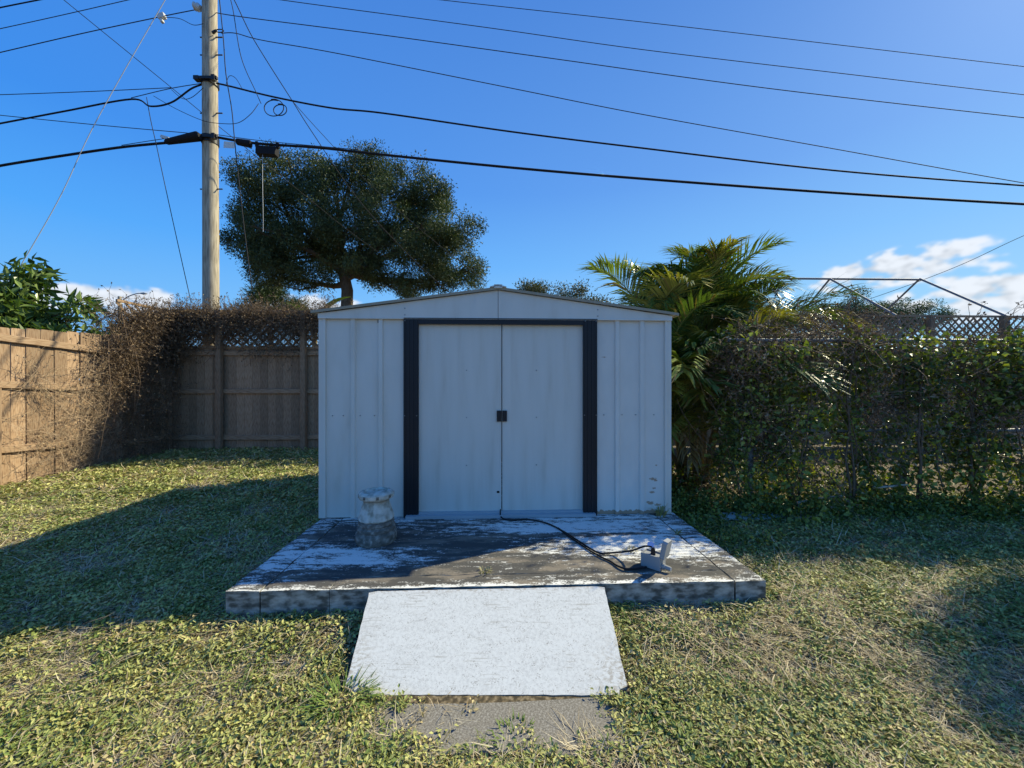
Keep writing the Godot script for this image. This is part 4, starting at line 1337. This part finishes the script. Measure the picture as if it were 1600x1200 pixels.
	# taller tufts
	var tuft := func(label: String, at: Vector3, count: int, high: float, spread: float, lo: Color, hi: Color) -> void:
		var s := Soup.new()
		for k in count:
			var t := r(0, TAU)
			var d := Vector3(cos(t), 0, sin(t))
			var p := d * spread * sqrt(r(0, 1))
			var h := high * r(0.5, 1.1)
			var side := Vector3(-d.z, 0, d.x) * r(0.002, 0.004)
			var mid := p + d * h * r(0.15, 0.4) + Vector3.UP * h * 0.6
			var tip := mid + d * h * r(0.3, 0.7) + Vector3.UP * h * r(-0.1, 0.35)
			var col := lo.lerp(hi, r(0, 1))
			s.quad(p - side, p + side, mid + side, mid - side, col, Vector3.UP)
			s.flat(mid - side, mid + side, tip, col, Vector3.UP)
		var o := put(self, "grass_tuft", s.mesh(M.lawn_leaf), Transform3D(Basis.IDENTITY, at))
		tag(o, label, "grass tuft", "grass tufts")
	tuft.call("lush green grass tuft overhanging the corner of the white ramp", Vector3(-0.72, -0.085, -1.63), 230, 0.11, 0.1, Color(0.09, 0.16, 0.03), Color(0.2, 0.27, 0.06))
	tuft.call("green weedy tuft growing over the rough path", Vector3(0.02, -0.08, -1.46), 120, 0.05, 0.09, Color(0.1, 0.16, 0.03), Color(0.2, 0.26, 0.06))
	tuft.call("broad green weed tuft against the slab edge beside the ramp", Vector3(0.62, -0.01, -2.14), 90, 0.07, 0.08, Color(0.1, 0.16, 0.03), Color(0.19, 0.25, 0.06))
	tuft.call("dry yellow weed sprouting from the slab joint at the shed corner", yard * Vector3(2.9, SLAB, 0.05), 46, 0.11, 0.045, Color(0.3, 0.24, 0.07), Color(0.42, 0.36, 0.13))
	tuft.call("small dry weed growing in the slab joint beside the outlet box", yard * Vector3(2.866, SLAB - 0.01, 0.42), 26, 0.04, 0.03, Color(0.3, 0.26, 0.1), Color(0.42, 0.38, 0.18))
	tuft.call("little dry weed at the front of the slab above the ramp", yard * Vector3(1.42, SLAB, 0.98), 30, 0.035, 0.05, Color(0.25, 0.23, 0.1), Color(0.4, 0.36, 0.2))
	tuft.call("straw tuft lying beside the outlet box", yard * Vector3(2.4, SLAB, 0.72), 40, 0.03, 0.05, Color(0.36, 0.28, 0.14), Color(0.5, 0.42, 0.25))


# ------------------------------------------------------------------ pole and lines
func overhead() -> void:
	var pole := thing("utility_pole", "tall round wooden utility pole behind the lattice fence", "utility pole", Vector3(-5.93, 0.05, -7.6))
	var s := Soup.new()
	var pts := []
	var radii := []
	for k in 24:
		var y := 11.6 * k / 23.0
		pts.append(Vector3(-0.045 * y / 8.9, y, 0) + Vector3(r(-0.003, 0.003), 0, r(-0.003, 0.003)))
		radii.append(lerpf(0.142, 0.118, k / 23.0))
	s.tube(pts, radii, 20, Color.WHITE, true)
	put(pole, "shaft", s.mesh(M.pole_wood))
	for e in [[6.05, 0.07], [7.18, 0.05]]:
		s = Soup.new()
		s.tube([Vector3(-0.03, e[0] - e[1], 0), Vector3(-0.03, e[0] + e[1], 0)], [0.145, 0.145], 20)
		s.box(Vector3(0.05, e[0], 0.15), Vector3(0.34, 0.05, 0.05))
		s.box(Vector3(-0.2, e[0] + 0.02, 0.1), Vector3(0.1, 0.07, 0.1))
		s.box(Vector3(0.16, e[0] - 0.01, 0.16), Vector3(0.07, 0.1, 0.07))
		put(pole, "cable_clamp", s.mesh(M.dark_trim))
	s = Soup.new()
	s.tube([Vector3(-0.18, 8.62, 0.05), Vector3(-0.23, 8.64, 0.05), Vector3(-0.26, 8.65, 0.05), Vector3(-0.29, 8.66, 0.05), Vector3(-0.32, 8.66, 0.05)], [0.05, 0.075, 0.055, 0.075, 0.04], 12, Color.WHITE, true)
	put(pole, "insulator", s.mesh(M.ceramic))
	s = Soup.new()
	s.tube([Vector3(0.1, 8.1, 0.1), Vector3(0.2, 8.1, 0.15)], [0.03, 0.02], 8, Color.WHITE, true)
	var ring := []
	var rr := []
	for k in 17:
		ring.append(Vector3(0.27 + 0.075 * cos(TAU * k / 16), 8.09 + 0.03 * sin(TAU * k / 16), 0.15))
		rr.append(0.009)
	s.tube(ring, rr, 6)
	put(pole, "eye_bolt", s.mesh(M.dark_trim))
	for e in [8.1, 7.75, 6.6, 5.1]:
		s = Soup.new()
		s.tube([Vector3(-0.23, e, 0), Vector3(0.21, e, 0)], [0.012, 0.012], 6, Color.WHITE, true)
		put(pole, "through_bolt", s.mesh(M.dark_trim))
	# things hung on the lines
	var sleeve := func(label: String, a: Vector3, b: Vector3, r0: float, r1: float) -> void:
		var q := Soup.new()
		q.tube([a, a.lerp(b, 0.06), a.lerp(b, 0.94), b], [r0 * 0.6, r0, r1, r1 * 0.6], 10, Color.WHITE, true)
		tag(put(self, "splice_case", q.mesh(M.black_cable)), label, "cable splice", "cable splices")
	sleeve.call("long black tapered splice sleeve on the trunk cable at the lower pole clamp", Vector3(-6.72, 5.99, -7.46), Vector3(-6.0, 6.07, -7.4), 0.055, 0.09)
	sleeve.call("short lumpy black splice beside the white tag on the trunk cable", Vector3(-5.34, 6.0, -7.46), Vector3(-5.06, 5.95, -7.46), 0.06, 0.07)
	var q := Soup.new()
	q.box(Vector3.ZERO, Vector3(0.38, 0.15, 0.13), Basis(Vector3.BACK, -0.05))
	for e in [-0.2, 0.2]:
		q.box(Vector3(e, 0.13 - e * 0.05, 0), Vector3(0.05, 0.1, 0.05))
	tag(put(self, "terminal_box", q.mesh(M.black_cable), Transform3D(Basis.IDENTITY, Vector3(-4.77, 5.83, -7.5))), "square black terminal box hanging under the trunk cable", "terminal box")
	q = Soup.new()
	q.box(Vector3.ZERO, Vector3(0.21, 0.12, 0.006), Basis(Vector3.BACK, -0.06))
	tag(put(self, "marker_tag", q.mesh(M.tag_white), Transform3D(Basis.IDENTITY, Vector3(-5.44, 5.9, -7.4))), "blank white marker tag hanging under the trunk cable near the pole", "tag")
	q = Soup.new()
	q.box(Vector3.ZERO, Vector3(0.13, 0.09, 0.07), Basis(Vector3.BACK, 0.3))
	q.box(Vector3(0.0, -0.07, 0), Vector3(0.05, 0.1, 0.05), Basis(Vector3.BACK, 0.3))
	tag(put(self, "wire_clamp", q.mesh(M.ceramic), Transform3D(Basis.IDENTITY, Vector3(-6.92, 8.56, -7.6))), "pale dead-end clamp on the line beside the pole top", "clamp")
	q = Soup.new()
	q.box(Vector3.ZERO, Vector3(0.16, 0.05, 0.05), Basis(Vector3.BACK, -0.3))
	tag(put(self, "wire_clamp", q.mesh(M.ceramic), Transform3D(Basis.IDENTITY, Vector3(-6.74, 6.09, -7.48))), "shiny clamp at the end of the long splice sleeve", "clamp")
	# loops of spare wire
	for e in [[-4.62, 6.66, 0.16, "loose coil of spare wire hanging from the telephone cable"], [-4.5, 6.62, 0.11, "smaller inner coil of wire hanging from the telephone cable"]]:
		var loop := []
		for k in 15:
			var t := TAU * k / 14.0 * 1.1 + 1.2
			loop.append(Vector3(e[0] + e[2] * cos(t) * 1.2, e[1] + e[2] * sin(t), -7.48 + 0.002 * k))
		cable("wire_coil", e[3], "wire coil", "coils of wire", loop, 0.009, M.thin_wire, 5)
	cable("hanging_strap", "thin strap with a pale end hanging below the terminal box", "strap", "", [Vector3(-4.83, 5.74, -7.45), Vector3(-4.83, 5.2, -7.45), Vector3(-4.82, 4.6, -7.45), Vector3(-4.82, 4.25, -7.45)], 0.004, M.steel_wire, 4)
	var cables := [
		["bare thin conductor high above the shed roof, uppermost of the long lines", 0.011, [Vector3(-3.834, 11.14, -9.6), Vector3(-1.757, 10.884, -9.6), Vector3(3.195, 10.341, -9.6), Vector3(7.987, 9.782, -9.6), Vector3(12.779, 9.223, -9.6), Vector3(15.973, 8.871, -9.6)]],
		["thin conductor second from the top above the shed roof", 0.011, [Vector3(-7.321, 10.407, -8.8), Vector3(-5.271, 10.085, -8.8), Vector3(-0.586, 9.456, -8.8), Vector3(2.928, 8.958, -8.8), Vector3(7.321, 8.431, -8.8), Vector3(11.714, 7.918, -8.8), Vector3(14.642, 7.596, -8.8)]],
		["thin line tied to the pole beside the ceramic insulator and running over the shed", 0.011, [Vector3(-5.842, 8.634, -7.6), Vector3(-5.185, 8.533, -7.6), Vector3(-2.529, 8.192, -7.6), Vector3(0.759, 7.737, -7.6), Vector3(5.058, 7.142, -7.6), Vector3(10.116, 6.561, -7.6), Vector3(12.646, 6.295, -7.6)]],
		["slightly wavy thin line leaving the pole just below the eye bolt", 0.011, [Vector3(-5.741, 8.23, -7.6), Vector3(-5.463, 8.23, -7.6), Vector3(-4.932, 8.091, -7.6), Vector3(-3.414, 7.825, -7.6), Vector3(0, 7.142, -7.6), Vector3(2.529, 6.636, -7.6), Vector3(6.323, 5.954, -7.6), Vector3(10.116, 5.271, -7.6), Vector3(12.646, 4.866, -7.6)]],
		["medium black telephone cable from the upper pole clamp across above the palm", 0.019, [Vector3(-5.804, 7.204, -7.55), Vector3(-5.527, 7.142, -7.55), Vector3(-4.648, 6.928, -7.55), Vector3(-3.517, 6.714, -7.55), Vector3(-2.512, 6.614, -7.55), Vector3(0, 6.25, -7.55), Vector3(2.512, 5.936, -7.55), Vector3(6.281, 5.496, -7.55), Vector3(10.05, 5.194, -7.55), Vector3(12.562, 5.044, -7.55)]],
		["thickest black trunk cable from the lower pole clamp over the shed", 0.028, [Vector3(-5.79, 6.117, -7.5), Vector3(-4.992, 5.992, -7.5), Vector3(-3.744, 5.905, -7.5), Vector3(-2.496, 5.768, -7.5), Vector3(0, 5.518, -7.5), Vector3(2.496, 5.306, -7.5), Vector3(6.24, 5.031, -7.5), Vector3(9.983, 4.807, -7.5), Vector3(12.479, 4.682, -7.5)]],
		["thin messenger strand just above the thick black trunk cable beside the splice box", 0.009, [Vector3(-5.79, 6.167, -7.5), Vector3(-4.992, 6.055, -7.5), Vector3(-4.243, 5.98, -7.5), Vector3(-2.995, 5.867, -7.5)]],
		["dark line with a thick sleeve crossing the sky far from the pole", 0.016, [Vector3(-12.306, 9.528, -8.6), Vector3(-11.448, 9.714, -8.6), Vector3(-10.446, 9.914, -8.6), Vector3(-9.301, 10.143, -8.6)]],
		["thin line crossing the pale guy wire high above the wooden fence", 0.011, [Vector3(-12.306, 9.056, -8.6), Vector3(-11.448, 9.242, -8.6), Vector3(-10.017, 9.557, -8.6), Vector3(-8.586, 9.886, -8.6), Vector3(-7.727, 10.086, -8.6)]],
		["thin line dead-ended on the pole through the pale insulator clamp", 0.012, [Vector3(-10.875, 7.673, -7.6), Vector3(-10.116, 7.85, -7.6), Vector3(-8.473, 8.23, -7.6), Vector3(-6.93, 8.559, -7.6), Vector3(-6.171, 8.71, -7.6)]],
		["thin level wire meeting the sloping drop wire beside the upper pole clamp", 0.01, [Vector3(-11.018, 7.078, -7.7), Vector3(-10.25, 7.091, -7.7), Vector3(-8.456, 7.155, -7.7), Vector3(-6.816, 7.232, -7.7)]],
		["medium black cable sagging in a dip just before the upper pole clamp", 0.019, [Vector3(-10.875, 6.308, -7.6), Vector3(-10.116, 6.447, -7.6), Vector3(-8.852, 6.687, -7.6), Vector3(-7.524, 6.927, -7.6), Vector3(-7.145, 6.788, -7.6), Vector3(-6.727, 6.864, -7.6), Vector3(-6.323, 7.142, -7.6), Vector3(-6.019, 7.243, -7.6)]],
		["thin strand holding up the dipping black cable beside the upper pole clamp", 0.01, [Vector3(-7.504, 6.938, -7.58), Vector3(-6.71, 7.127, -7.58), Vector3(-6.003, 7.24, -7.58)]],
		["thin wire sloping down to the lower pole clamp over the lattice fence", 0.01, [Vector3(-10.875, 6.7, -7.6), Vector3(-10.116, 6.611, -7.6), Vector3(-8.093, 6.409, -7.6), Vector3(-6.095, 6.232, -7.6)]],
		["thick black trunk cable rising to the splice sleeve over the lattice fence", 0.028, [Vector3(-10.732, 5.393, -7.5), Vector3(-9.983, 5.555, -7.5), Vector3(-8.735, 5.755, -7.5), Vector3(-7.612, 5.917, -7.5), Vector3(-6.714, 6.005, -7.5)]],
		["thin strand above the splice sleeve tied to the lower pole clamp", 0.009, [Vector3(-7.612, 5.955, -7.5), Vector3(-6.714, 6.092, -7.5), Vector3(-5.94, 6.179, -7.5)]],
		["pale steel guy wire slanting down past the leafy tree", 0.01, [Vector3(-5.865, 10.285, -7.5), Vector3(-6.674, 8.688, -7.4), Vector3(-7.787, 6.212, -7.2), Vector3(-8.388, 4.667, -7.1), Vector3(-9.185, 2.793, -6.9), Vector3(-10.213, 0.257, -6.6)]],
		["dark drop wire slanting behind the pole down into the oak crown", 0.01, [Vector3(-8.619, 8.684, -7), Vector3(-8.27, 8.388, -7.1), Vector3(-6.816, 7.232, -7.7), Vector3(-6.256, 6.784, -8), Vector3(-6.01, 6.623, -8.6), Vector3(-5.657, 6.425, -10), Vector3(-4.792, 5.852, -12), Vector3(-3.261, 5.027, -14)]],
		["steep black drop wire crossing in front of the oak crown", 0.013, [Vector3(-5.516, 8.934, -7.4), Vector3(-5.344, 8.688, -7.4), Vector3(-5.116, 8.164, -7.5), Vector3(-4.869, 7.724, -7.6), Vector3(-4.509, 7.11, -7.9), Vector3(-4.281, 6.686, -8.3), Vector3(-3.674, 5.709, -9.2), Vector3(-2.742, 4.728, -10.3), Vector3(-1.864, 4.002, -11.2)]],
		["thin drop wire parting from the steep black one at the coil of wire", 0.009, [Vector3(-4.509, 7.11, -7.9), Vector3(-4.243, 6.872, -8.5), Vector3(-3.514, 6.252, -9.6), Vector3(-2.196, 5.363, -11), Vector3(-0.812, 4.548, -12.2)]],
		["wavy black riser wire hanging down beside the pole to the tree line", 0.012, [Vector3(-5.601, 8.76, -7.35), Vector3(-5.516, 7.904, -7.35), Vector3(-5.467, 7.231, -7.35), Vector3(-5.357, 6.559, -7.35), Vector3(-5.308, 6.045, -7.35), Vector3(-5.256, 5.352, -7.38), Vector3(-5.182, 4.275, -7.45), Vector3(-5.067, 3.147, -7.5)]],
		["thin wire dropping from the pole top to the coil on the upper cable", 0.01, [Vector3(-5.467, 8.872, -7.4), Vector3(-5.368, 8.503, -7.4), Vector3(-5.208, 7.58, -7.4), Vector3(-4.958, 6.953, -7.45), Vector3(-4.892, 6.766, -7.5)]],
		["thin wire hanging from the dipping cable down to the lattice fence", 0.009, [Vector3(-7.173, 6.928, -7.55), Vector3(-7.038, 6.416, -7.5), Vector3(-6.892, 5.949, -7.45), Vector3(-6.674, 5.117, -7.4), Vector3(-6.359, 3.868, -7.35), Vector3(-6.102, 2.835, -7.32)]],
		["slack thin wire looping across the front of the pole to the coil", 0.008, [Vector3(-6.895, 6.841, -7.4), Vector3(-6.421, 6.559, -7.35), Vector3(-5.879, 6.304, -7.3), Vector3(-5.527, 6.244, -7.3), Vector3(-5.234, 6.29, -7.35), Vector3(-5.024, 6.496, -7.4), Vector3(-4.942, 6.766, -7.5)]],
		["short jumper wire curving under the upper pole clamp", 0.008, [Vector3(-6.639, 7.04, -7.5), Vector3(-6.384, 6.829, -7.45), Vector3(-6.173, 6.831, -7.42), Vector3(-5.935, 7.001, -7.4)]],
		["short jumper wire hanging under the ceramic insulator", 0.008, [Vector3(-6.904, 8.546, -7.6), Vector3(-6.532, 8.473, -7.55), Vector3(-6.215, 8.301, -7.5), Vector3(-5.951, 8.251, -7.42)]],
		["small arched jumper wire rising beside the upper pole clamp", 0.008, [Vector3(-5.578, 7.128, -7.5), Vector3(-5.501, 7.286, -7.48), Vector3(-5.377, 7.249, -7.48), Vector3(-5.28, 7.081, -7.52)]],
		["thin distant service wire sloping down behind the metal canopy frame", 0.012, [Vector3(17.388, 6.699, -11), Vector3(14.642, 5.546, -11), Vector3(13.586, 4.936, -11.5), Vector3(12.679, 4.495, -12), Vector3(11.897, 4.112, -13), Vector3(11.181, 3.816, -14)]],
	]
	for e in cables:
		var guy: bool = e[0].begins_with("pale steel")
		cable("guy_wire" if guy else "overhead_cable", e[0], "guy wire" if guy else "cable", "overhead lines", e[2], e[1] * (0.82 if e[1] > 0.015 else 0.68), M.steel_wire if guy else (M.black_cable if e[1] > 0.015 else M.thin_wire))


func far_things() -> void:
	var fr := thing("canopy_frame", "bare metal gable frame of a canopy behind the lattice fence", "canopy frame", Vector3(8.1, 0.1, -9.8))
	var s := Soup.new()
	s.tube([Vector3(-2.6, 3.9, 0), Vector3(2.3, 3.86, 0)], [0.026, 0.026], 10, Color.WHITE, true)
	put(fr, "ridge_tube", s.mesh(M.canopy_steel))
	for x in [-2.3, 0.0, 2.29]:
		for side in [-1.0, 1.0]:
			s = Soup.new()
			s.tube([Vector3(x, 3.88, 0), Vector3(x, 2.6, side * 1.75)], [0.023, 0.023], 10, Color.WHITE, true)
			put(fr, "rafter_tube", s.mesh(M.canopy_steel))
			s = Soup.new()
			s.tube([Vector3(x, 2.6, side * 1.75), Vector3(x, -0.05, side * 1.75)], [0.023, 0.023], 10, Color.WHITE, true)
			put(fr, "leg", s.mesh(M.canopy_steel))
	var lamp := thing("street_lamp", "far street lamp with a curved arm just above the vine covered corner", "street lamp", Vector3(-40.8, 0.1, -40.0))
	s = Soup.new()
	s.tube([Vector3(0, 0, 0), Vector3(0, 10.3, 0)], [0.2, 0.15], 10, Color.WHITE, true)
	put(lamp, "pole", s.mesh(M.pole_wood))
	s = Soup.new()
	s.tube(spline([Vector3(0, 9.6, 0), Vector3(0.8, 10.25, 0), Vector3(1.8, 10.6, 0), Vector3(2.3, 10.6, 0)], 4), [0.05, 0.05, 0.05, 0.05, 0.05, 0.05, 0.05, 0.05, 0.05, 0.05, 0.05, 0.05, 0.05], 8, Color.WHITE, true)
	put(lamp, "arm", s.mesh(M.galvanised))
	s = Soup.new()
	s.prism(PackedVector2Array([Vector2(0, -0.06), Vector2(0.5, -0.05), Vector2(0.55, 0.03), Vector2(0.35, 0.1), Vector2(0, 0.06)]), -0.12, 0.12, Transform3D(Basis.IDENTITY, Vector3(2.25, 10.6, 0)))
	put(lamp, "lamp_head", s.mesh(M.galvanised))
	# bits lying at the foot of the vines
	s = Soup.new()
	s.prism(PackedVector2Array([Vector2(-0.34, -0.05), Vector2(0.3, -0.08), Vector2(0.34, 0.03), Vector2(0.1, 0.08), Vector2(-0.3, 0.06)]), 0.0, 0.022, Transform3D(Basis(Vector3.UP, 0.1) * Basis(Vector3.RIGHT, -PI / 2 + 0.1), Vector3(2.26, 0.05, -3.62)))
	tag(put(self, "board_scrap", s.mesh(M.faded_board)), "faded blue-green board scrap lying in the weeds below the palm", "board")
	for e in [[Vector3(2.62, 0.06, -3.55), Vector3(3.0, 0.1, -3.62), "pale dry stick lying below the vines beside the board scrap"], [Vector3(2.75, 0.16, -3.7), Vector3(3.25, 0.2, -3.78), "bent pale stick caught low in the vines"], [Vector3(3.5, 0.3, -3.72), Vector3(3.85, 0.32, -3.74), "short pale stick in the dark foot of the vines"]]:
		s = Soup.new()
		limb(s, e[0], e[1], 0.013, 0.008, 0.05, 6)
		tag(put(self, "dry_stick", s.mesh(M.stick)), e[2], "stick", "dry sticks")


func _ready() -> void:
	rng.seed = 2025
	var cam := Camera3D.new()
	cam.name = "camera"
	cam.position = Vector3(0, 1.3, 0)
	cam.fov = 89.9
	cam.near = 0.05
	cam.far = 2000.0
	add_child(cam)
	cam.current = true
	var env := Environment.new()
	env.background_mode = Environment.BG_SKY
	var sky := Sky.new()
	var pan := PanoramaSkyMaterial.new()
	pan.panorama = sky_texture()
	sky.sky_material = pan
	env.sky = sky
	env.tonemap_mode = Environment.TONE_MAPPER_LINEAR
	env.background_energy_multiplier = 0.69
	env.tonemap_exposure = 1.45
	env.sdfgi_enabled = true
	env.ssao_enabled = true
	env.ssil_enabled = true
	var we := WorldEnvironment.new()
	we.name = "environment"
	we.environment = env
	add_child(we)
	var sun := DirectionalLight3D.new()
	sun.name = "sun"
	sun.light_energy = 1.6
	sun.light_color = Color(1.0, 0.965, 0.82)
	sun.light_angular_distance = 0.53
	sun.shadow_enabled = true
	var to_sun := Vector3(sin(SUN_SIDE) * cos(SUN_HIGH), sin(SUN_HIGH), -cos(SUN_SIDE) * cos(SUN_HIGH))
	sun.basis = Basis.looking_at(-to_sun)
	add_child(sun)
	materials()
	setting()
	concrete()
	shed()
	fences()
	overhead()
	trees()
	palm()
	vines()
	far_things()
	slab_things()
	lawn()
